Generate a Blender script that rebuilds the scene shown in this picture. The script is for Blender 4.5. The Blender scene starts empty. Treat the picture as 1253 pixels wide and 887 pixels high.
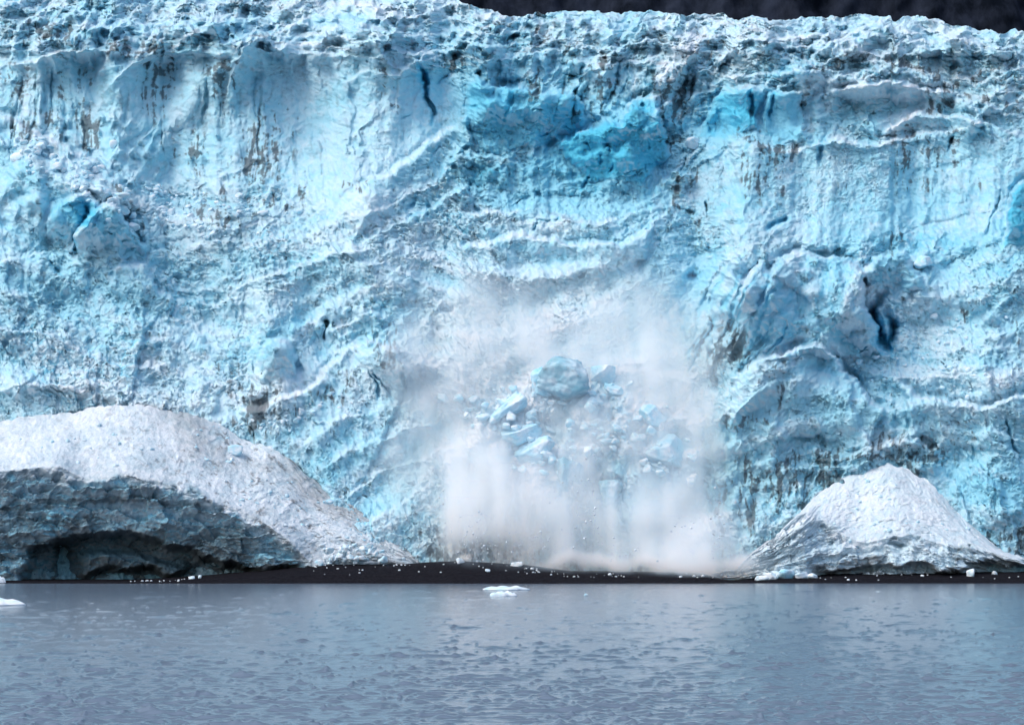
import bpy, bmesh, math, random
import numpy as np
from mathutils import Vector, Matrix, noise as mnoise

R = math.radians
rng = np.random.default_rng(11)
random.seed(5)
scene = bpy.context.scene
COL = scene.collection

# ------------------------------------------------------------------ camera
F = 2278.0                    # focal length in photo pixels (photo 1253 x 887)
CAM_Z = 9.0                   # deck of a boat
PITCH = math.atan((661 - 443.5) / F)
CP, SP = math.cos(PITCH), math.sin(PITCH)
cam_d = bpy.data.cameras.new("camera")
cam = bpy.data.objects.new("camera", cam_d)
COL.objects.link(cam)
cam.location = (0, 0, CAM_Z)
cam.rotation_euler = (R(90) + PITCH, 0, 0)
cam_d.sensor_width = 36
cam_d.lens = 36 * F / 1253
cam_d.clip_start = 1
cam_d.clip_end = 6000
scene.camera = cam


def at(u, v, Y):
    """World points seen at photo position (u, v), Y metres out over the water."""
    xc = (np.asarray(u, float) - 626.5) / F
    yc = (443.5 - np.asarray(v, float)) / F
    dy = CP - yc * SP
    dz = SP + yc * CP
    t = Y / dy
    return np.stack(np.broadcast_arrays(xc * t, np.asarray(Y, float) + 0 * t, CAM_Z + dz * t), -1)


# ------------------------------------------------------------------ world and sun
w = bpy.data.worlds.new("World")
scene.world = w
w.use_nodes = True
nt = w.node_tree
bg = nt.nodes["Background"]
sky = nt.nodes.new("ShaderNodeTexSky")
sky.sky_type = 'NISHITA'
sky.sun_disc = False
SUN_EL, SUN_ROT = R(52), R(238)
sky.sun_elevation = SUN_EL
sky.sun_rotation = SUN_ROT
sky.air_density = 1.0
sky.dust_density = 4.0
sky.ozone_density = 1.0
nt.links.new(sky.outputs[0], bg.inputs[0])
bg.inputs[1].default_value = 0.15
sd = bpy.data.lights.new("sun", 'SUN')
sd.energy = 0.28
sd.angle = R(30)
sd.color = (1.0, 0.995, 0.985)
sun = bpy.data.objects.new("sun", sd)
COL.objects.link(sun)
sv = Vector((math.sin(SUN_ROT) * math.cos(SUN_EL), math.cos(SUN_ROT) * math.cos(SUN_EL), math.sin(SUN_EL)))
sun.rotation_euler = sv.to_track_quat('Z', 'Y').to_euler()
scene.view_settings.view_transform = 'Standard'
scene.view_settings.look = 'None'
scene.view_settings.exposure = 0.70
scene.view_settings.gamma = 1
cy = scene.cycles
cy.max_bounces = 26
cy.diffuse_bounces = 5
cy.glossy_bounces = 3
cy.volume_bounces = 24
cy.use_denoising = True
cy.use_adaptive_sampling = True
cy.adaptive_threshold = 0.02


# ------------------------------------------------------------------ small tools
def sm(a, b, x):
    t = np.clip((x - a) / (b - a), 0, 1)
    return t * t * (3 - 2 * t)


def spl(x, cell, off):
    """cubic B-spline weights matrix for positions x on a lattice of the given cell size"""
    p = (x - x.min()) / cell + off
    i = np.floor(p).astype(int)
    f = p - i
    n = i.max() + 4
    Wm = np.zeros((len(x), n))
    ar = np.arange(len(x))
    Wm[ar, i] += (1 - f) ** 3 / 6
    Wm[ar, i + 1] += (3 * f ** 3 - 6 * f ** 2 + 4) / 6
    Wm[ar, i + 2] += (-3 * f ** 3 + 3 * f ** 2 + 3 * f + 1) / 6
    Wm[ar, i + 3] += f ** 3 / 6
    return Wm


def vn(xs, ys, cx, cyy, seed):
    """smooth random field (about -1..1) on the grid ys x xs"""
    g = np.random.default_rng(seed)
    A = spl(ys, cyy, g.random())
    B = spl(xs, cx, g.random())
    return (A @ g.uniform(-1, 1, (A.shape[1], B.shape[1])) @ B.T) * 1.9


def fbm(xs, ys, cx, cyy, seed, octs=5, gain=0.5, ridged=False):
    out, a, tot = 0, 1.0, 0
    for o in range(octs):
        n = vn(xs, ys, cx / 2 ** o, cyy / 2 ** o, seed + 37 * o)
        if ridged:
            n = 1 - 2 * np.abs(n)
        out = out + a * n
        tot += a
        a *= gain
    return out / tot


def grid_sample(f, iy, ix):
    h, w_ = f.shape
    iy = np.clip(iy, 0, h - 1.001)
    ix = np.clip(ix, 0, w_ - 1.001)
    y0 = iy.astype(np.int32)
    x0 = ix.astype(np.int32)
    fy = iy - y0
    fx = ix - x0
    return (f[y0, x0] * (1 - fx) + f[y0, x0 + 1] * fx) * (1 - fy) + (f[y0 + 1, x0] * (1 - fx) + f[y0 + 1, x0 + 1] * fx) * fy


def box1(a, r, ax):
    c = np.cumsum(np.pad(a, [(r + 1, r) if k == ax else (0, 0) for k in range(2)], mode='edge'), axis=ax)
    n = 2 * r + 1
    return (np.take(c, range(n, c.shape[ax]), ax) - np.take(c, range(0, c.shape[ax] - n), ax)) / n


def blur(a, r, it=2):
    for _ in range(it):
        a = box1(box1(a, r, 0), r, 1)
    return a


def worley(x, y, seed):
    """F1, F2, id (0..1), dx, dy to the nearest jittered lattice point"""
    g = np.random.default_rng(seed)
    N = 512
    jx, jy, jid = g.random((N, N)), g.random((N, N)), g.random((N, N))
    xi, yi = np.floor(x).astype(np.int32), np.floor(y).astype(np.int32)
    f1 = np.full(x.shape, 9.0); f2 = f1.copy(); idd = np.zeros(x.shape); bx = idd.copy(); by = idd.copy()
    for dy in (-1, 0, 1):
        for dx in (-1, 0, 1):
            cx_, cy_ = (xi + dx), (yi + dy)
            a, b = cy_ % N, cx_ % N
            px = cx_ + jx[a, b] - x
            py = cy_ + jy[a, b] - y
            d = np.sqrt(px * px + py * py)
            m = d < f1
            f2 = np.where(m, f1, np.minimum(f2, d))
            idd = np.where(m, jid[a, b], idd)
            bx = np.where(m, px, bx); by = np.where(m, py, by)
            f1 = np.minimum(f1, d)
    return f1, f2, idd, bx, by


def grid_mesh(name, P, mat, attrs=None, kind=None, label=None, cat=None, group=None, smooth=True, keep=None):
    h, w_ = P.shape[:2]
    me = bpy.data.meshes.new(name)
    me.vertices.add(h * w_)
    me.vertices.foreach_set("co", P.reshape(-1).astype(np.float32))
    i = np.arange(h * w_).reshape(h, w_)
    q = np.stack([i[1:, :-1], i[1:, 1:], i[:-1, 1:], i[:-1, :-1]], -1).reshape(-1, 4)
    if keep is not None:
        q = q[keep[:-1, :-1].reshape(-1)]
    me.loops.add(q.size)
    me.loops.foreach_set("vertex_index", q.reshape(-1).astype(np.int32))
    me.polygons.add(len(q))
    me.polygons.foreach_set("loop_start", (np.arange(len(q)) * 4).astype(np.int32))
    me.polygons.foreach_set("use_smooth", np.full(len(q), smooth))
    me.update(calc_edges=True)
    for k, a in (attrs or {}).items():
        at_ = me.attributes.new(k, 'FLOAT', 'POINT')
        at_.data.foreach_set("value", a.reshape(-1).astype(np.float32))
    me.materials.append(mat)
    o = bpy.data.objects.new(name, me)
    COL.objects.link(o)
    tag(o, label, cat, group, kind)
    return o


def tag(o, label=None, cat=None, group=None, kind=None):
    if label: o["label"] = label
    if cat: o["category"] = cat
    if group: o["group"] = group
    if kind: o["kind"] = kind
    return o


def normals(P):
    a = np.gradient(P, axis=1)
    b = np.gradient(P, axis=0)
    n = np.cross(a, -b) * -1
    n = np.where((n[..., 1:2] > 0) & (np.abs(n[..., 1:2]) > 0.9 * np.linalg.norm(n, axis=-1, keepdims=True)), -n, n)
    n /= np.linalg.norm(n, axis=-1, keepdims=True) + 1e-9
    return n


# ------------------------------------------------------------------ materials
def new_mat(name):
    m = bpy.data.materials.new(name)
    m.use_nodes = True
    t = m.node_tree
    return m, t, t.nodes["Principled BSDF"]


def nd(t, typ, **kw):
    n = t.nodes.new(typ)
    for k, v in kw.items():
        setattr(n, k, v)
    return n


def mixc(t, fac, a, b):
    n = nd(t, "ShaderNodeMix", data_type='RGBA')
    for sock, val in ((n.inputs[0], fac), (n.inputs[6], a), (n.inputs[7], b)):
        if hasattr(val, "is_output") or isinstance(val, bpy.types.NodeSocket):
            t.links.new(val, sock)
        elif isinstance(val, tuple):
            sock.default_value = (*val, 1)
        else:
            sock.default_value = val
    return n.outputs[2]


def math_n(t, op, a, b=None, clamp=False):
    n = nd(t, "ShaderNodeMath", operation=op, use_clamp=clamp)
    for k, val in enumerate((a, b)):
        if val is None: continue
        if isinstance(val, bpy.types.NodeSocket): t.links.new(val, n.inputs[k])
        else: n.inputs[k].default_value = val
    return n.outputs[0]


def noise_n(t, scale, detail=5, rough=0.6, vec=None, sc=None):
    n = nd(t, "ShaderNodeTexNoise")
    n.inputs["Scale"].default_value = scale
    n.inputs["Detail"].default_value = detail
    n.inputs["Roughness"].default_value = rough
    if vec is None:
        vec = nd(t, "ShaderNodeTexCoord").outputs["Object"]
    if sc:
        mp = nd(t, "ShaderNodeMapping")
        mp.inputs["Scale"].default_value = sc
        t.links.new(vec, mp.inputs[0])
        vec = mp.outputs[0]
    t.links.new(vec, n.inputs["Vector"])
    return n.outputs["Fac"]


def ramp(t, fac, lo, hi):
    n = nd(t, "ShaderNodeMapRange")
    n.inputs[1].default_value = lo
    n.inputs[2].default_value = hi
    t.links.new(fac, n.inputs[0])
    return n.outputs[0]


ICE_PALE = (0.345, 0.655, 0.79)
ICE_DEEP = (0.085, 0.50, 0.71)
SNOW = (0.72, 0.79, 0.85)
DIRT = (0.036, 0.038, 0.046)


def ice_material(name, attrs=True, snow=0.3, blue=0.2, dirt=0.0, scale=1.0, dirt_rgb=DIRT, pale=ICE_PALE, bump=.5):
    m, t, b = new_mat(name)
    if attrs:
        def A(k):
            n = nd(t, "ShaderNodeAttribute", attribute_name=k)
            return n.outputs["Fac"]
        s_, bl, dirt_shade = A("snow"), A("blue"), A("dirt")
    else:
        n1 = noise_n(t, 0.6 * scale, 6)
        s_ = math_n(t, 'ADD', ramp(t, n1, 0.35, 0.65), snow - 0.5, True)
        bl = math_n(t, 'ADD', ramp(t, noise_n(t, 0.35 * scale, 4), 0.3, 0.7), blue - 0.5, True)
        dirt_shade = math_n(t, 'MULTIPLY', ramp(t, noise_n(t, 1.7 * scale, 6), 0.58, 0.7), dirt, True)
    c = mixc(t, bl, pale, ICE_DEEP)
    fine = ramp(t, noise_n(t, 1.3 * scale, 6, 0.7), 0.3, 0.7)
    s2 = math_n(t, 'MULTIPLY', s_, math_n(t, 'ADD', math_n(t, 'MULTIPLY', fine, 0.5), 0.65), True)
    c = mixc(t, s2, c, SNOW)
    c = mixc(t, dirt_shade, c, dirt_rgb)
    t.links.new(c, b.inputs["Base Color"])
    b.inputs["Roughness"].default_value = 0.7
    b.inputs["Specular IOR Level"].default_value = 0.25
    bp = nd(t, "ShaderNodeBump")
    bp.inputs["Strength"].default_value = 0.9
    bp.inputs["Distance"].default_value = bump
    t.links.new(noise_n(t, 1.6 * scale, 7, 0.65), bp.inputs["Height"])
    t.links.new(bp.outputs[0], b.inputs["Normal"])
    return m


M_ICE = ice_material("glacier_ice")

# ------------------------------------------------------------------ the glacier
us = np.concatenate([np.arange(-260, 0, 4.0), np.arange(0, 1254, 1.0), np.arange(1257, 1520, 4.0)])
TOP = np.array([(-260, -70), (0, -48), (400, -34), (540, -10), (575, 6), (600, 12), (625, 19), (640, 19), (655, 14), (665, 17), (690, 13),
                (740, 15), (755, 17), (790, 13), (812, 14), (833, 18), (870, 18), (884, 16), (905, 26), (918, 21), (960, 25), (972, 21),
                (1000, 21), (1040, 20), (1062, 18), (1090, 19), (1092, 24), (1110, 21), (1130, 23), (1165, 31), (1200, 36), (1222, 41), (1253, 37), (1500, 48)], float)
NR = 716
ts = np.arange(NR)
sky_v = np.interp(us, TOP[:, 0], TOP[:, 1])
sky_v = sky_v + 1.6 * vn(us, np.arange(4.0), 7, 9, 3)[0] + 1.0 * vn(us, np.arange(4.0), 3, 9, 4)[0]
tt = ts / (NR - 1.0)
V = sky_v[None, :] + tt[:, None] * (724 - sky_v[None, :])
U = np.broadcast_to(us[None, :], V.shape).copy()
ys = ts.astype(float)


SROW = None                      # arc length down each column of the slope, once it is known


def NZ(cx, cyy, seed, octs=1, gain=0.5, ridged=False):
    if SROW is None:
        return fbm(us, ys, cx, cyy, seed, octs, gain, ridged)
    f = fbm(us, np.arange(SROW.max() + 3), cx, cyy, seed, octs, gain, ridged)
    i = SROW.astype(np.int32)
    fr = SROW - i
    j = np.arange(len(us))[None, :]
    return f[i, j] * (1 - fr) + f[i + 1, j] * fr


# warped picture coordinates make every authored edge ragged
WU = U + 5 * NZ(38, 30, 101) + 2.6 * NZ(14, 12, 102) + 1.5 * NZ(5, 5, 103)
WV = V + 4 * NZ(38, 30, 111) + 2.4 * NZ(14, 12, 112) + 1.5 * NZ(5, 5, 113)
ix_of_u = lambda u: np.interp(u, us, np.arange(len(us)))
IX = np.broadcast_to(np.arange(len(us), dtype=float)[None, :], V.shape)
IY = np.broadcast_to(ys[:, None], V.shape)


def window(u0, u1, v0, v1):
    a, b = int(ix_of_u(u0)), int(ix_of_u(u1)) + 2
    r0 = int(max(0, (v0 + 75) / (724 + 75) * NR - 60)) if v0 > 60 else 0
    # rows: V = sky + t*(724-sky); solve for the extreme skylines
    lo = min((v0 - s) / (724 - s) for s in (sky_v.min(), sky_v.max()))
    hi = max((v1 - s) / (724 - s) for s in (sky_v.min(), sky_v.max()))
    r0 = int(np.clip(lo * NR - 2, 0, NR - 1)); r1 = int(np.clip(hi * NR + 2, 1, NR))
    return slice(r0, r1), slice(a, b)


def poly_dist(pts, x, y):
    """unsigned distance, signed (positive below a left-to-right line), position along (0..1)"""
    best = np.full(x.shape, 1e9); sgn = np.ones(x.shape); al = np.zeros(x.shape)
    pts = np.asarray(pts, float)
    seg = np.hypot(*(pts[1:] - pts[:-1]).T)
    tot = seg.sum(); acc = 0
    for (p, q, L) in zip(pts[:-1], pts[1:], seg):
        dx, dy = q - p
        tpar = np.clip(((x - p[0]) * dx + (y - p[1]) * dy) / (L * L + 1e-9), 0, 1)
        ex, ey = x - p[0] - tpar * dx, y - p[1] - tpar * dy
        d = ex * ex + ey * ey
        m = d < best
        best = np.where(m, d, best)
        sgn = np.where(m, np.sign(dx * (y - p[1]) - dy * (x - p[0])), sgn)
        al = np.where(m, (acc + tpar * L) / tot, al)
        acc += L
    return np.sqrt(best), sgn, al, tot


D = np.zeros(V.shape); CUT = np.zeros(V.shape)            # relief towards the viewer, metres
CREST = np.zeros(V.shape)        # lip lines (snow and dirt settle there)
GROOVE = np.zeros(V.shape)
BLUE = np.zeros(V.shape)
DIRTM = np.zeros(V.shape)


def lip(pts, H, L, wu=1.6, crest=0.0, warp=1.0):
    pts = np.asarray(pts, float)
    m = 3.2 * L + 12
    sl = window(pts[:, 0].min() - m, pts[:, 0].max() + m, pts[:, 1].min() - m, pts[:, 1].max() + m)
    x = U[sl] + warp * (WU[sl] - U[sl]); y = V[sl] + warp * (WV[sl] - V[sl])
    if x.size == 0: return
    d, s, al, tot = poly_dist(pts, x, y)
    sd_ = d * s
    end = sm(0, .18, al) * sm(0, .18, 1 - al)
    prof = sm(-wu, wu, sd_) * np.exp(-np.maximum(sd_, 0) / L)
    D[sl] += H * prof * end
    if crest:
        CREST[sl] = np.maximum(CREST[sl], crest * np.exp(-(sd_ / 2.2) ** 2) * end)


def crack(pts, depth, wd, blue=0.0, dirt=0.0, warp=0.7):
    pts = np.asarray(pts, float)
    m = 4 * wd + 8
    sl = window(pts[:, 0].min() - m, pts[:, 0].max() + m, pts[:, 1].min() - m, pts[:, 1].max() + m)
    x = U[sl] + warp * (WU[sl] - U[sl]); y = V[sl] + warp * (WV[sl] - V[sl])
    d, s, al, tot = poly_dist(pts, x, y)
    end = sm(0, .2, al) * sm(0, .2, 1 - al)
    g = np.exp(-(d / wd) ** 2) * (0.25 + 0.75 * end)
    CUT[sl] += depth * g
    GROOVE[sl] = np.maximum(GROOVE[sl], g)
    if blue: BLUE[sl] += blue * np.exp(-(d / (wd * 1.6)) ** 2)
    if dirt: DIRTM[sl] += dirt * np.exp(-(d / (wd * 1.0)) ** 2) * (0.2 + .8 * end)


def bump(u, v, ru, rv, H, rot=0, p=1.0):
    m = 2.4 * max(ru, rv)
    sl = window(u - m, u + m, v - m, v + m)
    c, s = math.cos(R(rot)), math.sin(R(rot))
    x, y = WU[sl] - u, WV[sl] - v
    a, b = (x * c - y * s) / ru, (x * s + y * c) / rv
    D[sl] += H * np.exp(-(a * a + b * b) ** p)


def blob(u, v, ru, rv, rot=0):
    c, s = math.cos(R(rot)), math.sin(R(rot))
    x, y = WU - u, WV - v
    a, b = (x * c - y * s) / ru, (x * s + y * c) / rv
    return np.exp(-(a * a + b * b))


def poly_mask(pts, feather):
    x, y = WU, WV
    ins = np.zeros(x.shape, bool)
    n = len(pts)
    for i in range(n):
        (x1, y1), (x2, y2) = pts[i], pts[(i + 1) % n]
        if y1 == y2: continue
        c = ((y1 > y) != (y2 > y)) & (x < (x2 - x1) * (y - y1) / (y2 - y1) + x1)
        ins ^= c
    return blur(ins.astype(float), max(1, int(feather / 2)), 2)


# --- flow directions (u, v, angle; positive rises to the right)
FLOW = [(100, 20, 5), (300, 20, 5), (500, 20, -5), (700, 30, 5), (900, 40, 8), (1150, 50, -12), (1150, 100, 15), (1000, 90, 12), (1230, 110, 20),
        (100, 120, 82), (20, 110, 85), (250, 120, 75), (400, 130, 48), (450, 200, 38), (320, 220, 45), (420, 270, 38), (500, 200, 42),
        (60, 220, -38), (130, 330, -28), (60, 300, -20), (50, 400, -18), (200, 380, -25), (300, 390, 8), (360, 350, 30), (410, 330, 40),
        (250, 440, -5), (100, 470, -12), (350, 450, 35), (200, 270, -15), (300, 270, 5), (450, 320, -5), (500, 350, -25), (450, 400, 20), (450, 480, 40),
        (430, 550, 35), (480, 600, 25), (520, 500, 35), (420, 500, 35), (600, 250, -10), (700, 270, -5), (780, 260, 30), (840, 210, 40), (640, 170, 35),
        (600, 330, -10), (700, 340, 5), (820, 330, 50), (760, 80, 80), (830, 120, 75), (900, 130, 75), (690, 110, 60), (950, 230, 65), (1100, 220, 75),
        (1200, 250, 70), (1000, 200, 70), (880, 300, 50), (900, 380, 62), (950, 360, 60), (1000, 350, 60), (1040, 400, -50), (900, 500, 42),
        (960, 450, 25), (1050, 460, -35), (1100, 500, -25), (1180, 480, 12), (1230, 430, 20), (1150, 400, 8), (1200, 350, 15), (950, 560, -25),
        (1050, 560, 10), (1150, 560, 20), (1220, 600, -10), (900, 600, 30), (1240, 640, -30), (700, 500, 30), (600, 520, 35), (800, 500, -20), (700, 620, 80)]
num = np.zeros(V.shape, complex); den = np.zeros(V.shape)
for (a, b, g) in FLOW:
    wgt = np.exp(-((U - a) ** 2 + (V - b) ** 2) / (2 * 55.0 ** 2)) + 1e-7
    num += wgt * np.exp(2j * R(g)); den += wgt
ANG = np.angle(num / den) / 2 + 0.22 * NZ(50, 40, 201)       # up-right positive


def streak(base, steps, step=1.0):
    """smear a random field along the flow directions"""
    acc = base.copy(); n = 1
    for sg in (1, -1):
        px, py = IX.copy(), IY.copy()
        for k in range(steps):
            a = grid_sample(ANG, py, px) if k % 2 == 0 else a
            px = px + sg * step * np.cos(a); py = py - sg * step * np.sin(a)
            acc = acc + grid_sample(base, py, px); n += 1
    acc /= n
    return acc / (acc.std() + 1e-9)


ST_C = streak(NZ(9, 9, 301), 12, 3.0)
ST_W = streak(NZ(19, 19, 303), 26, 3.2)
ST_F = streak(NZ(3.2, 3.2, 302), 9, 1.5)

# --- coordinates along and across the flow: least-squares potentials of the direction field
pu = np.arange(-262, 1524, 2.0); pv_ = np.arange(-76, 728, 2.0)
PU, PV = np.meshgrid(pu, pv_)
num = np.zeros(PU.shape, complex); den = np.zeros(PU.shape)
for (a, b, q) in FLOW:
    wgt = np.exp(-((PU - a) ** 2 + (PV - b) ** 2) / (2 * 55.0 ** 2)) + 1e-7
    num += wgt * np.exp(2j * R(q)); den += wgt
PA = np.angle(num / den) / 2
PA = np.where(PA < R(-60), PA + math.pi, PA)


def potential(fx, fy):
    div = np.gradient(fx, axis=1) + np.gradient(fy, axis=0)
    h, w_ = div.shape
    m2 = np.concatenate([div, div[:, ::-1]], 1); m2 = np.concatenate([m2, m2[::-1]], 0)
    kx = 2 * np.cos(2 * np.pi * np.fft.fftfreq(2 * w_)) - 2; ky = 2 * np.cos(2 * np.pi * np.fft.fftfreq(2 * h)) - 2
    k = ky[:, None] + kx[None, :]; k[0, 0] = 1
    f = np.fft.fft2(m2) / k; f[0, 0] = 0
    return np.real(np.fft.ifft2(f))[:h, :w_] * 2.0


PHI_ = potential(np.cos(PA), -np.sin(PA)); PSI_ = potential(np.sin(PA), np.cos(PA))
PHI = grid_sample(PHI_, (WV + 76) / 2, (WU + 262) / 2); PSI = grid_sample(PSI_, (WV + 76) / 2, (WU + 262) / 2)


def cells(x, y, seed, amp, tilt):
    f1, f2, idd, bx, by = worley(x + 200, y + 200, seed)
    r2 = np.mod(idd * 77.7, 1); r3 = np.mod(idd * 31.3, 1)
    return amp * (idd - .5) + tilt * (by * (.35 + .9 * r2) + bx * (r3 - .5) * 1.4), sm(.16, 0, f2 - f1), r3


def slabs(la, lb, seed, amp, tilt):
    """overlapping broken slabs, la long and lb across, stretched along the flow; upper edges stand out"""
    return cells(PHI / la, PSI / lb, seed, amp, tilt)


# --- regions
WALL_L = poly_mask([(-260, 66), (60, 60), (120, 54), (230, 56), (275, 68), (311, 46), (372, 55), (500, 62), (560, 90), (570, 140), (420, 250), (330, 225),
                    (200, 232), (60, 160), (-260, 140)], 10)
WALL_R = poly_mask([(865, 178), (950, 182), (1080, 176), (1253, 165), (1520, 165), (1520, 300), (1150, 310), (1050, 300), (900, 300), (850, 250)], 14)
ALCOVE = poly_mask([(877, 118), (914, 102), (975, 108), (975, 165), (930, 180), (850, 175)], 6)
FLUTE = poly_mask([(590, 66), (690, 60), (714, 78), (840, 79), (850, 110), (820, 165), (720, 150), (700, 110), (590, 100)], 6)
RUB_L = poly_mask([(-260, 130), (20, 140), (60, 160), (110, 190), (150, 215), (178, 290), (160, 312), (60, 318), (-260, 330)], 10)
RUB_C = poly_mask([(165, 225), (330, 225), (360, 290), (250, 320), (180, 300)], 16)
BROKEN = poly_mask([(560, 90), (720, 110), (812, 120), (840, 190), (790, 262), (600, 262), (540, 190)], 12)
POWDER = poly_mask([(520, 350), (700, 335), (790, 345), (850, 380), (860, 480), (720, 470), (600, 480), (500, 460), (490, 400)], 40)
LOWDIRT = poly_mask([(880, 560), (960, 560), (1050, 545), (1150, 540), (1180, 590), (1060, 600), (960, 640), (880, 670)], 16)
PLAT = sm(95, 45, V)

# --- base slope: distance of the ice from the camera
vk = [-70, 0, 20, 60, 100, 150, 200, 260, 320, 400, 480, 560, 640, 700, 724]
yk = [690, 622, 598, 566, 548, 534, 520, 500, 483, 465, 450, 437, 426, 418, 416]
Y0 = np.interp(V, vk, yk)
# the rows of the far plateau thin out behind the skyline, wherever that stands
# steepness: below zero a wall, above zero a ledge (u, v, half sizes, tilt, log factor)
STEEP = [(100, 128, 130, 48, 0, -1.1), (260, 140, 60, 60, 20, -1.0), (400, 130, 110, 42, 30, -.9), (480, 170, 70, 28, 35, -.6), (250, 250, 110, 20, 0, 1.0),
         (330, 282, 60, 14, 25, .5), (60, 265, 60, 34, -10, -.6), (135, 285, 35, 25, 0, -.3), (40, 190, 50, 18, -35, .5), (110, 215, 30, 10, -30, .6),
         (60, 345, 80, 13, -10, -1.1), (60, 318, 60, 6, 0, 1.0), (60, 385, 90, 12, -15, .6), (60, 430, 90, 14, -10, -.5), (60, 468, 80, 8, -5, .7),
         (200, 340, 50, 9, -30, .7), (270, 375, 40, 16, 10, -1.0), (250, 418, 90, 16, 0, .3), (340, 348, 60, 11, 30, .6), (340, 440, 28, 24, 0, -1.2), (420, 370, 50, 22, 35, -.5),
         (230, 470, 120, 24, 0, .7), (420, 410, 40, 26, 0, -.7), (480, 455, 28, 28, 0, -1.2), (430, 520, 60, 26, 35, -.3), (500, 332, 50, 12, -25, -1.0), (480, 305, 60, 8, -10, .7),
         (640, 338, 100, 10, 0, .8), (700, 312, 60, 11, 0, -1.2), (640, 135, 60, 20, 0, -.3), (590, 140, 18, 36, 0, -.2), (640, 105, 50, 5, 0, .9), (700, 175, 40, 11, 30, .6),
         (760, 175, 50, 18, 10, .1), (790, 140, 25, 14, 0, -.2), (760, 225, 60, 20, 0, -.6), (620, 225, 60, 12, 0, -.5), (680, 250, 80, 8, 0, .5), (540, 210, 50, 10, 38, .5), (480, 240, 50, 9, 38, -.6),
         (760, 105, 80, 20, 0, -1.1), (640, 80, 70, 10, 0, -1.1), (900, 135, 60, 22, 0, -.8), (870, 170, 40, 6, 0, 1.0), (1060, 170, 150, 6, 0, 1.0), (1060, 232, 180, 40, 0, -1.3),
         (1080, 140, 90, 9, 10, .5), (1060, 112, 60, 9, 0, -.7), (1150, 118, 60, 8, 0, -.5),
         (920, 222, 60, 36, 0, -.8), (900, 298, 60, 18, 50, .4), (990, 365, 58, 34, 0, -.5), (900, 390, 24, 33, 20, -.6), (1090, 345, 30, 15, 0, -.4), (1110, 312, 30, 6, 0, .8),
         (1190, 330, 70, 11, 10, .8), (1160, 370, 60, 11, 10, -.5), (1160, 420, 90, 20, 15, .8), (1120, 455, 60, 9, 0, .7), (970, 446, 40, 7, 20, .8), (1000, 490, 70, 22, 0, -.5),
         (920, 500, 28, 28, 40, -.5), (1160, 515, 80, 15, 10, -1.0), (1060, 548, 80, 8, 0, .6), (1060, 570, 90, 10, 0, -1.0), (930, 590, 50, 38, 0, -1.1), (1220, 590, 40, 38, 0, -1.1),
         (700, 400, 150, 38, 0, .4), (560, 650, 60, 20, 0, -1.2)]
lg = np.zeros(V.shape)
for (a, b, ra, rb, q, s_) in STEEP:
    lg += 1.15 * s_ * blob(a, b, ra, rb, q)
dv = (724 - sky_v)[None, :] / (NR - 1)
rate = np.clip(-np.interp(V + .5, vk, np.gradient(yk, vk)), .12, 3) * np.exp(lg) * dv
acc = np.cumsum(rate[::-1], 0)[::-1]
ref = np.cumsum((np.clip(-np.interp(V + .5, vk, np.gradient(yk, vk)), .12, 3) * dv)[::-1], 0)[::-1]
ratio = (acc - blur(acc - ref, 60, 2))
Y0 = 416 + ratio
Y0 = Y0 - (Y0[-1:] - 416) * sm(560, 724, V)
# length along the slope, so that relief keeps its true shape on ledges seen at a low angle
RATE = blur(np.clip(np.hypot(-np.gradient(Y0, axis=0), dv * Y0 / F) / (.30 * dv), .75, 2.4), 7, 2)
SROW = np.cumsum(RATE, 0)
off = SROW - IY
off = box1(box1(box1(off, 45, 1), 45, 1), 45, 1)
SROW = IY + off
SROW = SROW - SROW.min()
SV = sky_v[None, :] + SROW * dv
A0 = blur(ANG, 8, 1)
WS = WV + SV - V


# --- authored edges
L_ = lambda p, H, L, **k: lip(p, H * (1.9 if H < 4 else 1.5), L * 1.1, **k)
L_([(0, 75), (40, 78), (60, 66), (105, 62), (112, 52)], 4, 45, crest=1)
L_([(112, 54), (150, 58), (170, 62), (200, 56), (235, 57), (265, 68)], 4, 60, crest=1)
L_([(262, 70), (285, 62), (311, 44), (345, 52), (372, 54), (409, 42)], 4, 70, crest=1)
L_([(400, 56), (464, 57), (508, 63), (531, 71)], 4, 80, crest=1)
L_([(531, 73), (582, 69), (623, 64), (653, 61), (677, 56), (699, 70)], 4, 30, crest=1)
L_([(706, 82), (714, 78), (758, 79), (785, 79), (839, 79), (850, 88)], 5, 40, crest=1)
L_([(572, 110), (579, 91), (589, 103), (636, 105), (650, 113), (690, 113), (706, 122), (714, 145)], 8, 32, crest=.3)
L_([(590, 140), (604, 118), (620, 130), (640, 150)], 3, 20)
L_([(672, 186), (684, 176), (707, 162), (738, 147), (758, 152), (772, 125), (802, 120), (812, 150), (815, 190)], 8, 30, crest=.3)
L_([(815, 140), (819, 128), (839, 116), (870, 112)], 4, 20)
L_([(690, 200), (740, 180), (790, 200), (812, 225)], 4, 22)
L_([(560, 205), (600, 190), (640, 205), (700, 196)], 4, 20)
L_([(420, 243), (488, 200), (569, 142)], 3.5, 16, crest=.6)
L_([(420, 270), (488, 250), (531, 216), (582, 176)], 3.5, 18, crest=.6)
L_([(350, 300), (420, 262), (470, 225)], 2.5, 14)
L_([(430, 300), (500, 268), (545, 235), (575, 222)], 3, 16)
L_([(540, 262), (565, 259), (620, 264), (657, 257), (700, 274), (734, 277), (761, 267), (802, 237), (839, 200), (860, 185)], 5, 26, crest=.8)
L_([(560, 300), (640, 290), (700, 305), (760, 300), (830, 250)], 3, 24, crest=.3)
L_([(863, 85), (887, 96), (934, 85), (982, 83), (1010, 90)], 3, 14, crest=1)
L_([(877, 115), (914, 101), (945, 108), (975, 108), (1002, 98)], 4, 40, crest=.5)
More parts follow.
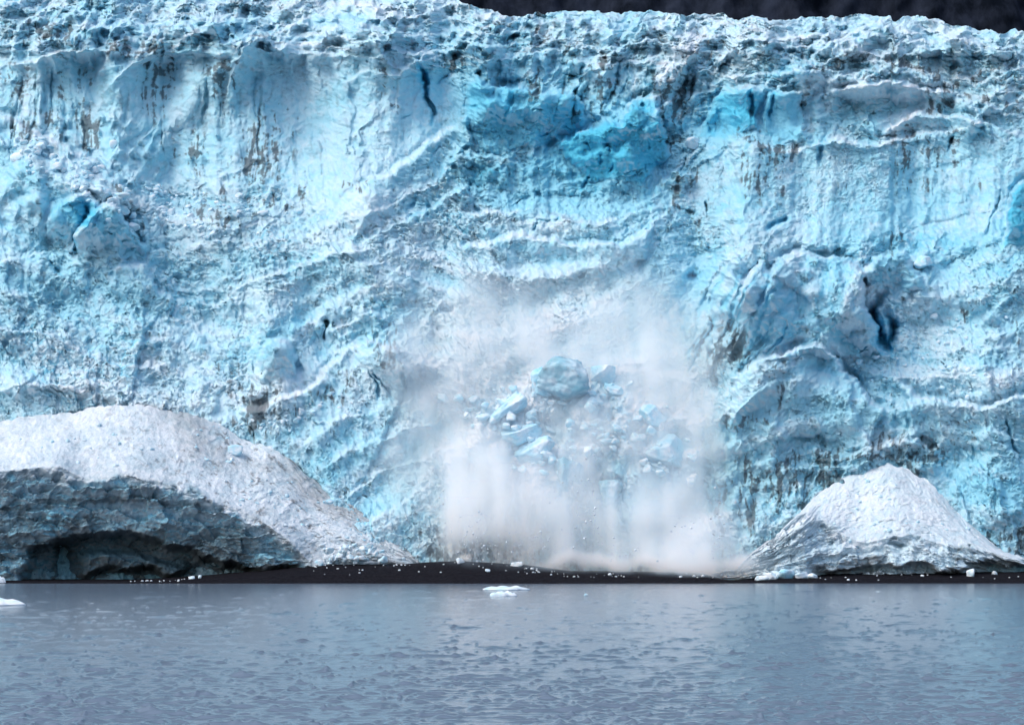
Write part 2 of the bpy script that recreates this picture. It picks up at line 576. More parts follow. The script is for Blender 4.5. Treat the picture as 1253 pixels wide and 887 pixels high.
L_([(1005, 104), (1019, 98), (1063, 83), (1104, 86), (1147, 101), (1160, 112)], 4, 16, crest=.6)
L_([(1019, 118), (1049, 105), (1097, 100), (1137, 112), (1171, 112)], 3, 16, crest=.6)
L_([(1083, 159), (1120, 132), (1158, 139), (1202, 149)], 3.5, 16, crest=.6)
L_([(1160, 130), (1195, 118), (1230, 140), (1253, 140)], 3, 14, crest=.6)
L_([(868, 188), (877, 176), (897, 165), (914, 176), (961, 183), (995, 176), (1036, 169), (1076, 176), (1120, 166), (1151, 162), (1205, 149), (1253, 166), (1330, 160)], 6, 60, crest=1)
L_([(1228, 300), (1232, 243), (1239, 233), (1253, 220), (1300, 214)], 7, 60, crest=.2)
for k in range(3):
    pass
L_([(874, 344), (890, 327), (911, 341), (931, 320), (941, 334), (955, 317), (975, 310), (1012, 314), (1049, 330), (1056, 347), (1066, 398), (1075, 425)], 8, 46, crest=.2)
L_([(1050, 338), (1058, 334), (1076, 320), (1103, 307), (1116, 322)], 6, 30, crest=.3)
L_([(1116, 325), (1120, 318), (1134, 307), (1147, 327)], 5, 12)
L_([(900, 380), (914, 350), (925, 340), (940, 352)], 4, 24)
L_([(888, 400), (905, 392), (935, 378)], 3, 18)
L_([(940, 420), (945, 388), (965, 382), (995, 395), (1012, 425)], 4, 30)
L_([(1020, 440), (1030, 410), (1055, 405), (1072, 430)], 3, 18)
L_([(890, 470), (904, 458), (931, 433), (968, 423), (1005, 425), (1019, 442), (1049, 469), (1076, 500), (1097, 503), (1124, 486), (1147, 489), (1198, 500)], 6, 36, crest=.6)
L_([(880, 530), (905, 495), (945, 470), (985, 458)], 3, 16)
L_([(885, 560), (901, 516), (934, 510), (951, 530)], 3, 20)
L_([(925, 560), (936, 528), (946, 512), (955, 530), (968, 548)], 4, 18)
L_([(995, 560), (1019, 564), (1053, 547), (1104, 537), (1137, 547), (1160, 530)], 3.5, 20, crest=.5)
L_([(940, 590), (985, 575), (1040, 570), (1090, 560)], 3, 16)
L_([(885, 620), (910, 590), (935, 600)], 3, 16)
L_([(1050, 452), (1103, 462), (1158, 462), (1220, 445)], 2, 14, crest=.5)
L_([(1110, 440), (1180, 420), (1253, 395), (1300, 385)], 2.5, 18, crest=.5)
L_([(1130, 400), (1190, 398), (1235, 365), (1253, 360)], 2.5, 20, crest=.3)
L_([(1190, 540), (1215, 525), (1253, 540), (1300, 535)], 4, 26, crest=.2)
L_([(1150, 620), (1190, 580), (1225, 600), (1253, 640)], 3, 24)
# left
L_([(-80, 320), (0, 320), (34, 313), (61, 313), (98, 320), (125, 337)], 4, 22, crest=.5)
L_([(135, 324), (176, 324), (189, 351), (210, 368), (257, 374), (310, 362)], 3, 16, crest=.7)
L_([(-60, 390), (34, 405), (68, 412), (112, 435), (162, 449), (196, 452)], 3, 16, crest=.7)
L_([(-60, 460), (0, 472), (34, 466), (78, 472), (118, 489)], 2.5, 18, crest=.7)
L_([(264, 378), (304, 344), (372, 320), (419, 307), (470, 300)], 3, 16, crest=.6)
L_([(319, 460), (323, 430), (330, 418), (340, 415), (350, 420), (358, 432), (363, 460)], 5, 30, warp=.35)
L_([(355, 410), (362, 398), (385, 395), (400, 410)], 3, 16)
L_([(284, 493), (304, 500), (325, 495), (348, 486), (382, 466), (419, 432), (440, 415)], 5, 24, crest=.4)
L_([(420, 320), (470, 318), (530, 352), (560, 362)], 4, 20, crest=.4)
L_([(405, 410), (425, 392), (452, 385), (475, 398)], 4, 24, crest=.3)
L_([(440, 440), (470, 420), (505, 430), (520, 455)], 4, 34, crest=.3)
for (a, b) in ((360, 560), (385, 590), (410, 620)):
    L_([(a, b), (a + 50, b - 40), (a + 110, b - 62), (a + 165, b - 78)], 2.2, 12, crest=.4)
L_([(-100, 140), (0, 140), (22, 142), (40, 158), (62, 172), (80, 190)], 5, 24, crest=.4)
L_([(70, 190), (75, 174), (95, 180), (112, 190), (125, 200)], 5, 20)
L_([(85, 312), (105, 262), (122, 248), (138, 247), (150, 262), (172, 300)], 7, 34, warp=.4)
L_([(66, 290), (70, 262), (90, 236), (104, 232)], 3, 20)
L_([(0, 300), (30, 250), (60, 240)], 3, 20)
L_([(103, 232), (112, 228), (125, 232), (127, 255)], 4, 12, warp=.4)
L_([(180, 195), (190, 166), (196, 180)], 4, 20)
# broad ridges (positive) and gullies (negative): line, half width in picture units, metres
def ridge(pts, wd, H):
    d, s, al, tot = poly_dist(pts, WU, WV)
    return H * np.exp(-(d / wd) ** 2) * (.35 + .65 * sm(0, .12, al) * sm(0, .12, 1 - al))


for (pts, wd, H) in [([(305, 60), (220, 130), (183, 215)], 20, 7), ([(569, 140), (500, 205), (420, 285)], 24, 6), ([(945, 325), (985, 370), (1010, 420)], 44, 7), ([(1010, 340), (1055, 400)], 16, 5),
                     ([(862, 550), (930, 455), (1000, 430)], 20, 6), ([(960, 470), (1060, 515)], 26, 7), ([(20, 190), (90, 250), (140, 290)], 34, 9), ([(0, 350), (110, 352)], 18, 5),
                     ([(200, 235), (250, 330), (250, 420)], 44, -9), ([(265, 490), (330, 520)], 22, -6), ([(700, 215), (780, 225)], 44, -3), ([(1100, 405), (1253, 420)], 30, -6), ([(862, 300), (835, 420)], 22, -5),
                     ([(340, 330), (430, 320), (520, 360)], 22, 6), ([(320, 470), (345, 420)], 16, 5), ([(440, 430), (500, 450)], 26, 7), ([(390, 580), (520, 500)], 30, 5), ([(1060, 150), (1200, 140)], 14, 5),
                     ([(1080, 320), (1120, 330), (1130, 360)], 18, 6), ([(590, 100), (590, 190)], 14, 5), ([(660, 120), (700, 135)], 20, 6), ([(700, 160), (800, 150)], 16, 6), ([(860, 180), (900, 280)], 26, 6),
                     ([(0, 460), (120, 470)], 16, 5), ([(940, 540), (960, 600)], 24, 5), ([(1200, 560), (1240, 640)], 24, 6), ([(1020, 100), (1150, 95)], 12, 5), ([(60, 60), (110, 130)], 16, 4), ([(540, 320), (640, 345), (740, 330)], 12, 4)]:
    D += ridge(pts, wd, H)
D += 7 * poly_mask([(570, 490), (690, 470), (840, 490), (860, 560), (800, 640), (640, 640), (570, 560)], 26)


def serac(u, v, wd, h, H, g):
    """a jagged tower: its broken top edge stands free in front of what is behind"""
    pts = [(u - wd * .5, v + h * g.uniform(.2, .7)), (u - wd * g.uniform(.2, .35), v - h * g.uniform(.1, .6)), (u + wd * g.uniform(-.1, .1), v - h * g.uniform(.5, 1)),
           (u + wd * g.uniform(.2, .35), v - h * g.uniform(0, .5)), (u + wd * .5, v + h * g.uniform(.2, .8))]
    lip(pts, H, h * g.uniform(1.4, 2.6) + 4, wu=1.1, crest=.5 * g.random(), warp=.8)


gs = np.random.default_rng(91)
for (n, u0, u1, v0, v1, wlo, whi, Hlo, Hhi) in [(120, -200, 1450, 20, 66, 14, 44, 4, 10), (60, 560, 1450, 60, 160, 12, 40, 3, 7), (40, -120, 170, 145, 300, 10, 34, 3, 7), (40, 560, 850, 95, 240, 12, 36, 3, 7),
                                              (36, 870, 1080, 320, 430, 12, 34, 3, 6), (26, 870, 1170, 510, 600, 10, 30, 2.5, 5), (20, 400, 540, 380, 460, 10, 30, 2, 5), (16, 160, 460, 160, 330, 10, 30, 2, 4), (26, 1050, 1300, 300, 520, 10, 30, 2, 4), (22, -100, 300, 320, 490, 12, 36, 2, 4)]:
    for k in range(n):
        wd = gs.uniform(wlo, whi)
        v_ = gs.uniform(v0, v1)
        u_ = gs.uniform(u0, u1)
        if v_ < np.interp(u_, TOP[:, 0], TOP[:, 1]) + 8: continue
        serac(u_, v_, wd, wd * gs.uniform(.3, .7), gs.uniform(Hlo, Hhi), gs)
# cracks and holes
crack([(585, 548), (606, 540), (626, 530), (628, 508), (640, 490)], 4, 3, blue=.7)
crack([(626, 530), (650, 545), (672, 548)], 4, 2.5, blue=.7)
crack([(600, 575), (632, 555), (655, 552)], 3, 2.5, blue=.6)
crack([(780, 560), (815, 565), (822, 600)], 3, 2.5, blue=.6)
crack([(513, 70), (517, 85), (524, 100), (523, 118), (530, 140), (527, 155)], 6, 2.4, blue=.9)
crack([(1084, 360), (1073, 375), (1068, 390), (1075, 410), (1084, 424), (1090, 412), (1086, 380)], 12, 5.5, blue=.7)
crack([(90, 285), (93, 312)], 6, 2.5, blue=.4, dirt=.2)
crack([(399, 390), (402, 400), (399, 416)], 4, 1.6, dirt=.9)
crack([(455, 455), (461, 470), (463, 494)], 3, 1.8, blue=.5)
crack([(460, 455), (470, 475), (476, 490)], 3, 1.8, blue=.5)
crack([(489, 450), (491, 465), (496, 480)], 3, 1.5, blue=.3, dirt=.4)
crack([(100, 248), (105, 262), (98, 272)], 5, 3, blue=.6)
crack([(917, 110), (921, 135), (923, 150)], 4, 2.2, blue=.8)
crack([(948, 112), (946, 150)], 3, 2, blue=.4)
crack([(60, 320), (78, 343)], 3, 1.8, blue=.5)
crack([(1205, 290), (1218, 240), (1222, 232)], 2, 1.2, blue=.2, dirt=.2)
crack([(941, 285), (948, 275), (965, 268)], 4, 3, blue=.6)
crack([(1230, 510), (1238, 545), (1245, 560)], 3, 1.6, blue=.3)
crack([(1050, 430), (1058, 420)], 2, 1.2)
crack([(840, 342), (853, 336)], 4, 4, blue=.6)
crack([(1008, 170), (1002, 200)], 3, 3, blue=.2)
crack([(1165, 165), (1160, 185)], 3, 2, blue=.3)
crack([(62, 80), (60, 140)], 2, 1.2, dirt=.3)
for k in range(26):                      # flutes of the left half of the upper wall
    a = random.uniform(-20, 330); b = random.uniform(70, 150)
    crack([(a, b), (a + random.uniform(-5, 5), b + 25), (a + random.uniform(-9, 6), b + random.uniform(40, 70))], random.uniform(.4, 1.2), random.uniform(1, 3), dirt=random.choice((0, 0, .12, .2)))
for k in range(16):
    a = random.uniform(600, 860); b = random.uniform(70, 100)
    crack([(a, b), (a - 5, b + 25), (a - 12, b + random.uniform(40, 60))], random.uniform(.8, 2.0), random.uniform(1.2, 2.5), blue=random.choice((0, .25)), dirt=random.choice((0, .4, .8)))
for k in range(30):                      # flutes on the left face of the buttress and the buttress above
    a = random.uniform(860, 960); b = random.uniform(330, 420)
    crack([(a, b), (a - 10, b + 20), (a - 24, b + random.uniform(35, 55))], random.uniform(.8, 2.2), random.uniform(1.5, 3), blue=random.choice((0, .2, .4)))
for k in range(60):                      # fracture pattern below the bend
    a = random.uniform(500, 880); b = random.uniform(90, 280); g = random.uniform(0, math.pi); l = random.uniform(8, 22)
    crack([(a, b), (a + l * math.cos(g), b + l * math.sin(g))], random.uniform(.8, 2.4), random.uniform(1, 2.2), blue=.25)

# --- many small lips following the flow
def rand_lips(n, mask, lo, hi, Hlo, Hhi, seed, crest=.25, spread=.35):
    g = np.random.default_rng(seed)
    k = 0
    while k < n:
        i, j = g.integers(0, NR), g.integers(40, len(us) - 40)
        if g.random() > mask[i, j]: continue
        k += 1
        a = ANG[i, j] + g.normal(0, spread)
        l = g.uniform(lo, hi)
        u, v = U[i, j], V[i, j]
        c, s = math.cos(a), -math.sin(a)
        bend = g.normal(0, .18) * l
        pts = [(u - c * l / 2, v - s * l / 2), (u + s * bend, v - c * bend), (u + c * l / 2, v + s * l / 2)]
        if pts[0][0] > pts[-1][0]: pts = pts[::-1]
        if abs(c) < .4 and g.random() < .5: pts = pts[::-1]
        H = g.uniform(Hlo, Hhi) * (l / hi) ** .5
        lip(pts, H, l * g.uniform(.15, .4) + 2, wu=1.2, crest=crest * g.random())


SMOOTH = np.clip(WALL_L * .85 + WALL_R * .75 + ALCOVE * .8, 0, 1)
OUTC = 1 - .7 * poly_mask([(500, 470), (880, 470), (880, 720), (500, 720)], 20)
rand_lips(110, (1 - SMOOTH) * OUTC, 26, 100, .8, 3.0, 21, spread=.3)
rand_lips(160, (1 - SMOOTH) * OUTC, 8, 34, .3, 1.1, 22, spread=.5)
rand_lips(240, PLAT, 24, 120, 3.5, 9.0, 23, crest=.9, spread=.25)
rand_lips(160, sm(150, 100, V) * sm(30, 50, V) * (U > 560), 20, 90, 1.8, 4.5, 24, crest=.8, spread=.3)
rand_lips(150, SMOOTH, 10, 40, .3, .9, 25)
rand_lips(260, np.clip(RUB_L + LOWDIRT, 0, 1), 8, 26, .8, 2.0, 26)

# --- blocks
def blocks(cell_u, cell_v, rot, seed, amp, tilt, gap):
    c, s = math.cos(R(rot)), math.sin(R(rot))
    x = (WU * c - WS * s) / cell_u; y = (WU * s + WS * c) / cell_v
    f1, f2, idd, bx, by = worley(x + 60, y + 60, seed)
    h = amp * (idd - .5) + tilt * (bx * np.cos(idd * 40) + by * np.sin(idd * 40)) - gap * sm(.5, 0.0, f2 - f1)
    return h, sm(.10, 0, f2 - f1)


BURST0 = poly_mask([(540, 480), (860, 470), (870, 690), (560, 690)], 30)
hA, gA = blocks(26, 18, 35, 41, 2.6, 2.2, 1.6)
hB, gB = blocks(12, 9, -20, 42, 1.3, 1.0, .9)
hC, gC = blocks(40, 30, 20, 43, 3.4, 3.0, 0.6)
D += RUB_L * (hA * 1.0 + hB * .5) + RUB_C * hB * .6 + BROKEN * (hC * .5 + hA * .25) + BURST0 * (hC * .8 + hA * .8 + hB * .4) + LOWDIRT * (hA * .7 + hB * .4)
ROUGHM = np.clip(1 - SMOOTH, 0, 1)
s1, e1, c1 = slabs(75, 26, 51, 3.2, 4.6); s2, e2, c2 = slabs(32, 13, 52, 2.1, 2.8); s3, e3, c3 = cells(WU / 12 + .25 * WS / 12, WS / 7.5, 53, 1.0, 1.3)
zone = .55 + .45 * sm(-.4, .5, NZ(90, 70, 55, 2))
SLAB = zone * (1 - .5 * POWDER) * (1 - .5 * np.clip(RUB_C + RUB_L, 0, 1))
FLAT = sm(78, 58, V)
mid2 = .6 + .6 * sm(-.2, .5, NZ(60, 50, 56, 2))
D += (.05 + .95 * ROUGHM) * (1 - FLAT) * SLAB * (s1 + s2 * mid2 + s3)
p1, q1, d1 = cells(WU / 80, WV / 13, 61, 6.0, 9.0); p2, q2, d2_ = cells(WU / 34, WV / 6.5, 62, 3.0, 4.5); p3, q3, d3_ = cells(WU / 13, WV / 3.5, 63, 1.3, 1.6)
D += FLAT * (p1 * 1.2 + p2 * .55 + p3 * .25)
w1, x1_, c4 = cells(WU / 24 + .25 * WV / 22, WV / 80, 64, 3.4, 1.4); w2, x2_, c5 = cells(WU / 9, WV / 34, 65, 1.0, .5)
D += np.clip(.8 * WALL_L + WALL_R * .35 + FLUTE * 1.3 + ALCOVE * 1.2, 0, 1.4) * (w1 * .7 + w2)
CELLV = (1 - FLAT) * ((c1 - .5) * .5 + (c2 - .5) * .7 + (c3 - .5) * .5) + FLAT * ((d1 - .5) * .5 + (d2_ - .5) * .8)
D += ROUGHM * (1 - np.clip(RUB_L + RUB_C + BROKEN + LOWDIRT, 0, 1)) * (hC * .15)
GROOVE = np.maximum(GROOVE, .4 * (RUB_L * gA + BROKEN * gC * .3 + LOWDIRT * gA))

# --- lumps, flow streaks, flutes, roughness
D += (.35 + .65 * ROUGHM) * (3.0 * NZ(95, 62, 500) + 2.2 * NZ(46, 34, 501, 2) + (.3 + .7 * ROUGHM) * (1.7 * ST_W + .55 * ST_C))
D += (.45 + .55 * ROUGHM) * (.30 * NZ(17, 13, 505, 3, .55, True) + .16 * ST_F)
D += WALL_L * (.5 * NZ(7, 60, 510, 3)) + WALL_R * .6 * NZ(8, 50, 512, 3) + FLUTE * 1.3 * NZ(7, 60, 514, 2, .5, True) + ALCOVE * 1.2 * NZ(12, 90, 516, 2, .5, True)
D += .20 * NZ(6, 5, 520, 3, .6)

# --- no gaping trenches and no deep overhangs: rubble and snow fill them
def mx(a, r, ax, f):
    o_ = a
    for k in range(1, r + 1):
        o_ = f(o_, f(np.roll(a, k, ax), np.roll(a, -k, ax)))
    return o_


D = .72 * D * np.clip(RATE, .7, 2.2) ** .5
D = .5 * D + .5 * mx(mx(mx(mx(D, 2, 0, np.maximum), 2, 1, np.maximum), 2, 0, np.minimum), 2, 1, np.minimum)
Yg = Y0 - D
lim = -.12
for r_ in range(NR - 2, -1, -1):
    Yg[r_] = np.maximum(Yg[r_], .25 * Yg[r_] + .75 * (Yg[r_ + 1] - lim))
Yg = .75 * Yg + .25 * blur(Yg, 1, 1)
# --- the large standing forms: outline, metres proud, snow, bare blue
FORM_H = np.zeros(V.shape); LIT_RIM = np.zeros(V.shape); BEHIND = np.zeros(V.shape); FORM_B = np.zeros(V.shape); FORM_M = np.zeros(V.shape)
for (pts, Hf, bl_) in [
    ([(566, 150), (572, 112), (580, 93), (590, 103), (636, 104), (652, 113), (692, 112), (708, 124), (716, 145), (700, 172), (640, 182), (590, 186)], 11, .34),
    ([(684, 178), (706, 163), (738, 147), (760, 153), (772, 126), (803, 119), (812, 150), (818, 190), (790, 222), (720, 222)], 11, .5),
    ([(84, 312), (104, 264), (120, 249), (136, 246), (150, 258), (160, 280), (178, 308), (150, 320)], 11, .16),
    ([(62, 294), (66, 262), (88, 238), (106, 234), (118, 250), (100, 282), (90, 302)], 7, .3),
    ([(870, 424), (876, 345), (890, 328), (912, 342), (931, 321), (942, 334), (955, 318), (976, 310), (1012, 314), (1048, 330), (1058, 350), (1068, 398), (1076, 430), (1030, 440), (960, 434), (900, 444)], 13, .12),
    ([(1050, 340), (1076, 321), (1103, 308), (1118, 325), (1128, 350), (1100, 364), (1084, 360), (1062, 350)], 8, .16),
    ([(880, 565), (904, 462), (932, 436), (968, 424), (1005, 426), (1022, 444), (1050, 470), (1078, 502), (1060, 545), (1000, 535), (930, 550)], 9, .08),
    ([(319, 460), (325, 425), (338, 415), (354, 422), (364, 454), (356, 474)], 5, .14),
    ([(1230, 306), (1233, 243), (1240, 233), (1253, 220), (1300, 210), (1320, 306)], 9, .5),
    ([(877, 120), (914, 102), (932, 110), (926, 160), (890, 174), (860, 168)], 5, .34), ([(940, 112), (975, 108), (985, 170), (950, 178), (936, 160)], 4, .26),
    ([(296, 502), (350, 486), (384, 466), (420, 434), (450, 415), (488, 424), (500, 448), (470, 540), (430, 600), (380, 585), (330, 545)], 4, .0),
    ([(-60, 140), (24, 143), (60, 168), (110, 190), (150, 218), (172, 252), (140, 244), (105, 232), (66, 262), (60, 304), (-60, 312)], 7, .06),
    ([(420, 246), (488, 202), (568, 143), (580, 176), (532, 216), (488, 250), (430, 272)], 5, .02), ([(1083, 160), (1120, 133), (1158, 140), (1202, 150), (1190, 172), (1110, 178)], 5, .16),
    ([(1018, 112), (1049, 104), (1098, 99), (1140, 108), (1172, 113), (1150, 128), (1060, 132)], 5, .14), ([(1100, 470), (1124, 486), (1148, 489), (1200, 500), (1253, 480), (1300, 480), (1300, 560), (1180, 550), (1110, 530)], 6, .04),
    ([(560, 300), (640, 290), (700, 304), (762, 300), (800, 280), (790, 318), (740, 338), (660, 336), (580, 336)], 4, .08), ([(135, 326), (176, 325), (189, 352), (210, 369), (200, 385), (150, 372), (128, 350)], 4, .0)]:
    pm = poly_mask(pts, 3)
    vt, vb = min(p[1] for p in pts), max(p[1] for p in pts)
    fade = 1 - .9 * sm(.35, 1.0, (V - vt) / (vb - vt))
    FORM_H += Hf * pm * fade
    FORM_B += bl_ * pm; FORM_M = np.maximum(FORM_M, pm)
    LIT_RIM = np.maximum(LIT_RIM, np.clip(pm - np.roll(pm, 3, 0), 0, 1) * (NZ(18, 18, 93) > -.5))  # painted highlight: top edges whitened as if catching the light
    BEHIND += np.clip(np.roll(pm, -9, 0) - pm, 0, 1) * Hf / 11
Yg = Yg * (1 - .6 * FORM_M) + .6 * FORM_M * blur(Yg, 4, 2)
Yg = Yg - 1.15 * FORM_H + 3.5 * blur(BEHIND, 2, 1)
Yg = Yg + CUT + 10 * poly_mask([(-300, 636), (330, 636), (400, 740), (-300, 740)], 12)
k1, ek1, _ = cells((WU + .35 * WS) / 10, (WS - .3 * WU) / 7, 71, .9, 1.5); k2, ek2, _ = cells((WU - .3 * WS) / 5, WS / 4, 72, .5, .8); k3, ek3, _ = cells(WU / 18 + WS / 40, WS / 15 - WU / 50, 73, 1.1, 1.9)
CRUNCH = (1 - .5 * FORM_M) * (.25 + .75 * ROUGHM) * (.5 + .8 * sm(-.4, .6, NZ(50, 40, 74, 2)))
Yg = Yg - .48 * np.clip(RATE, .8, 2.2) ** .6 * CRUNCH * (k1 + k2 + .8 * k3)
FRAC = CRUNCH * np.maximum(ek1 * sm(-.1, .6, NZ(22, 18, 75, 2)), ek3 * sm(0, .6, NZ(40, 30, 76, 2)))

# --- positions
top_fade = sm(0.0, .03, tt)[:, None]
P = at(U, V, Yg)
Nn = normals(blur(Yg, 1, 1)[..., None] * 0 + P)
micro = (.30 * NZ(8, 6.5, 601, 2) + .27 * NZ(3.6, 3.2, 602, 1) + .19 * NZ(2.2, 2.2, 603, 1)) * (.55 + .45 * ROUGHM)
side = .8 * NZ(20, 16, 604, 2)
P = P + Nn * micro[..., None]
P[..., 0] += side * .6
P[..., 2] += .5 * NZ(18, 14, 606, 2)
Nn = normals(P)
nz = blur(Nn[..., 2], 1, 1)

# --- what lies on the ice: snow on flat parts, dirt, bare blue ice; plus painted lit rims
n_low = NZ(70, 50, 701, 3)
n_mid = NZ(16, 12, 702, 4, .6)
SNOW_LIT = sm(.52, .93, nz + .16 * n_mid + .05 * n_low) * (.95 - .25 * SMOOTH) + .18
SNOW_LIT += (.4 + .6 * ROUGHM) * (.13 * ST_W + .10 * ST_C + .05 * ST_F)
SNOW_LIT += .35 * CREST + .14 * PLAT + .22 * CELLV + .22 * (NZ(4, 3.4, 703, 2))
SNOW_LIT += .5 * POWDER + .25 * RUB_C + .22 * blob(250, 450, 200, 60) + .15 * blob(1150, 440, 100, 50)
SNOW_LIT += .2 * blob(110, 500, 190, 34)
BURST = poly_mask([(520, 470), (860, 470), (870, 690), (560, 690)], 40)
SNOW_LIT += .55 * BURST * sm(-.6, .3, n_mid) + .25 * BURST
SNOW_LIT -= .30 * BROKEN + .35 * ALCOVE
SNOW_LIT *= 1 - .8 * np.clip(GROOVE, 0, 1)
SNOW_LIT += .38 * LIT_RIM - .10 * (FORM_B > .2) * FORM_M  # lit top edges of the forms painted in through the snow value
SNOW_LIT -= .28 * FRAC
SNOW_LIT = np.clip(SNOW_LIT * .92, 0, 1)

BL = .07 + .16 * n_low + .12 * n_mid + .28 * CELLV * (CELLV > 0)
for (a, b, ra, rb, s_) in [(760, 165, 60, 30, .5), (700, 200, 70, 30, .3), (760, 235, 60, 25, .15), (600, 120, 40, 25, .35), (690, 150, 25, 20, .3), (900, 140, 50, 30, .5), (1030, 125, 30, 12, .4),
                           (1135, 96, 25, 7, .5), (1075, 395, 18, 30, .6), (930, 360, 40, 30, .3), (950, 400, 40, 40, .25), (100, 262, 25, 20, .4), (520, 90, 10, 25, .5),
                           (1246, 260, 14, 40, .5), (30, 250, 40, 40, .15), (190, 185, 20, 30, .3), (590, 215, 30, 12, .4), (1140, 300, 70, 14, .35), (560, 270, 20, 10, .2),
                           (960, 90, 30, 8, .3), (1010, 450, 20, 12, .4), (320, 100, 60, 30, .1), (480, 130, 60, 40, .12), (1230, 600, 30, 30, .2), (370, 430, 40, 25, .12), (740, 455, 60, 20, .4), (780, 505, 40, 15, .4), (640, 520, 50, 30, .3), (600, 620, 60, 40, .2), (800, 600, 60, 40, .3)]:
    BL += s_ * blob(a, b, ra, rb)
BL += FORM_B + BLUE * .8 + .3 * FRAC + .05 * BROKEN + .30 * BURST * sm(-.1, .7, n_mid + .6 * n_low) + .12 * WALL_R
BL = np.clip(BL, 0, 1)

VST = NZ(2.6, 24, 801, 3, .6)                       # streaks running down the walls
SPK = NZ(5, 4, 802, 4, .7)
dz = np.zeros(V.shape)
for (a, b, ra, rb, s_) in [(55, 42, 20, 10, .9), (190, 92, 12, 30, 1.0), (182, 70, 12, 8, .9), (268, 95, 12, 16, 1.0), (105, 128, 9, 40, .75), (112, 160, 8, 22, .7), (75, 105, 7, 28, .5), (235, 182, 10, 22, .8),
                         (20, 105, 14, 26, .5), (318, 188, 20, 26, 1.1), (322, 208, 14, 14, 1.1), (345, 150, 30, 30, .35), (160, 60, 40, 10, .4), (470, 88, 6, 24, .55), (480, 120, 4, 20, .4), (560, 78, 12, 7, .9), (650, 95, 5, 20, .8), (695, 84, 5, 20, .5),
                         (735, 98, 10, 24, .8), (712, 138, 8, 16, .7), (812, 110, 8, 24, .6), (830, 120, 5, 24, .8), (824, 172, 12, 8, .9), (918, 200, 8, 34, 1.0), (940, 190, 24, 14, .85), (968, 195, 5, 24, .85),
                         (945, 215, 16, 30, .6), (855, 250, 28, 36, .45), (1104, 200, 7, 36, .85), (1112, 212, 16, 20, .6), (1130, 200, 8, 26, .65), (1170, 178, 5, 22, .6), (1150, 200, 40, 20, .3), (985, 140, 4, 26, .6), (1110, 78, 14, 5, .9),
                         (1040, 75, 40, 10, .4), (1180, 100, 40, 18, .45), (1235, 128, 12, 10, .6), (1150, 130, 12, 6, .8), (1100, 292, 10, 14, .6), (1030, 240, 6, 24, .4), (870, 60, 40, 10, .5), (1190, 225, 8, 8, .5), (690, 45, 60, 10, .3), (640, 30, 40, 6, .3),
                         (300, 246, 46, 14, .55), (280, 262, 30, 12, .5), (375, 232, 20, 8, .5), (440, 232, 20, 8, .4), (155, 230, 10, 12, .5), (165, 258, 10, 24, .5), (40, 150, 24, 12, .5), (60, 165, 16, 12, .5),
                         (320, 496, 26, 14, 1.0), (345, 518, 26, 12, 1.0), (300, 492, 14, 14, .9), (370, 506, 12, 10, .9), (400, 486, 26, 10, .6), (260, 520, 40, 4, .9), (276, 450, 12, 12, .5), (470, 428, 24, 18, .5), (480, 440, 14, 4, .7), (420, 470, 20, 20, .35),
                         (885, 430, 16, 26, .9), (905, 436, 12, 16, 1.0), (872, 452, 10, 16, .7), (862, 410, 10, 20, .6), (905, 518, 24, 6, .9), (952, 465, 6, 26, .6), (1180, 378, 6, 8, .7), (1243, 420, 4, 24, .5),
                         (950, 590, 40, 26, .7), (905, 620, 30, 30, .6), (1060, 556, 50, 6, 1.0), (1115, 558, 30, 12, 1.0), (1122, 577, 12, 5, 1.3), (1000, 566, 40, 6, .8), (1025, 590, 30, 10, .7), (1100, 545, 60, 14, .5), (1000, 610, 36, 20, .5), (1170, 530, 30, 14, .35),
                         (545, 655, 20, 10, .9), (590, 660, 26, 26, 1.3), (620, 680, 40, 14, 1.3), (540, 685, 30, 10, 1.0), (1245, 668, 26, 16, 1.4), (1200, 662, 20, 8, 1.0), (700, 690, 200, 10, .9)]:
    dz = np.maximum(dz, s_ * blob(a, b, ra * 1.35 + 2, rb * 1.3 + 2))
vert = np.clip(1 - nz * 1.2, 0, 1)
VST = VST / VST.std(); SPK = SPK / SPK.std()
VS2 = NZ(2.4, 11, 811, 2); VS2 /= VS2.std()
pat = (.75 * VST + .5 * VS2) * (.2 + .5 * vert) + SPK * (.85 - .35 * vert) + 1.6 * np.clip(GROOVE + .6 * CREST, 0, 1)
dz = dz * (.75 + .5 * sm(-.5, .5, NZ(30, 24, 812, 2)))
Dm = sm(.36, .66, np.minimum(dz, 1.2) * .54 + .32 * pat) * sm(.06, .25, dz) * .82
Dm = np.maximum(Dm, np.clip(DIRTM, 0, 1) * sm(-.8, .6, SPK))
crest_d = CREST * sm(.05, .6, NZ(14, 9, 803, 3)) * sm(-.6, 1.0, SPK) * (.45 + .55 * PLAT)
Dm = np.maximum(Dm, .9 * crest_d)
thin = sm(.35, .95, NZ(45, 34, 804, 3) * .9 + .22 * SPK + .16 * VST) * (.06 + .2 * sm(330, 150, V))
grey = .22 * RUB_C * sm(-.3, .6, n_mid) + .10 * POWDER * sm(0, .8, n_mid)
Dm = np.clip(np.maximum(Dm * .93, np.maximum(thin, grey)), 0, 1) * (1 - .9 * BURST * sm(680, 640, V))

# a skirt over the back of the ice, so that it has a far side
back = []
for k in (1, 2, 3):
    r_ = P[0].copy()
    r_[:, 1] += 45 * k
    r_[:, 2] -= (4, 14, 60)[k - 1]
    back.append(r_)
ext = lambda a: np.concatenate([np.repeat(a[:1], 3, 0), a])
Pg = np.concatenate([np.array(back[::-1]), P])
grid_mesh("glacier", Pg, M_ICE, {"snow": ext(SNOW_LIT), "blue": ext(BL), "dirt": ext(Dm)}, "structure",  # snow attribute also carries the painted lit rims
          "steep crevassed blue glacier front streaked with dark dirt above the beach", "glacier")


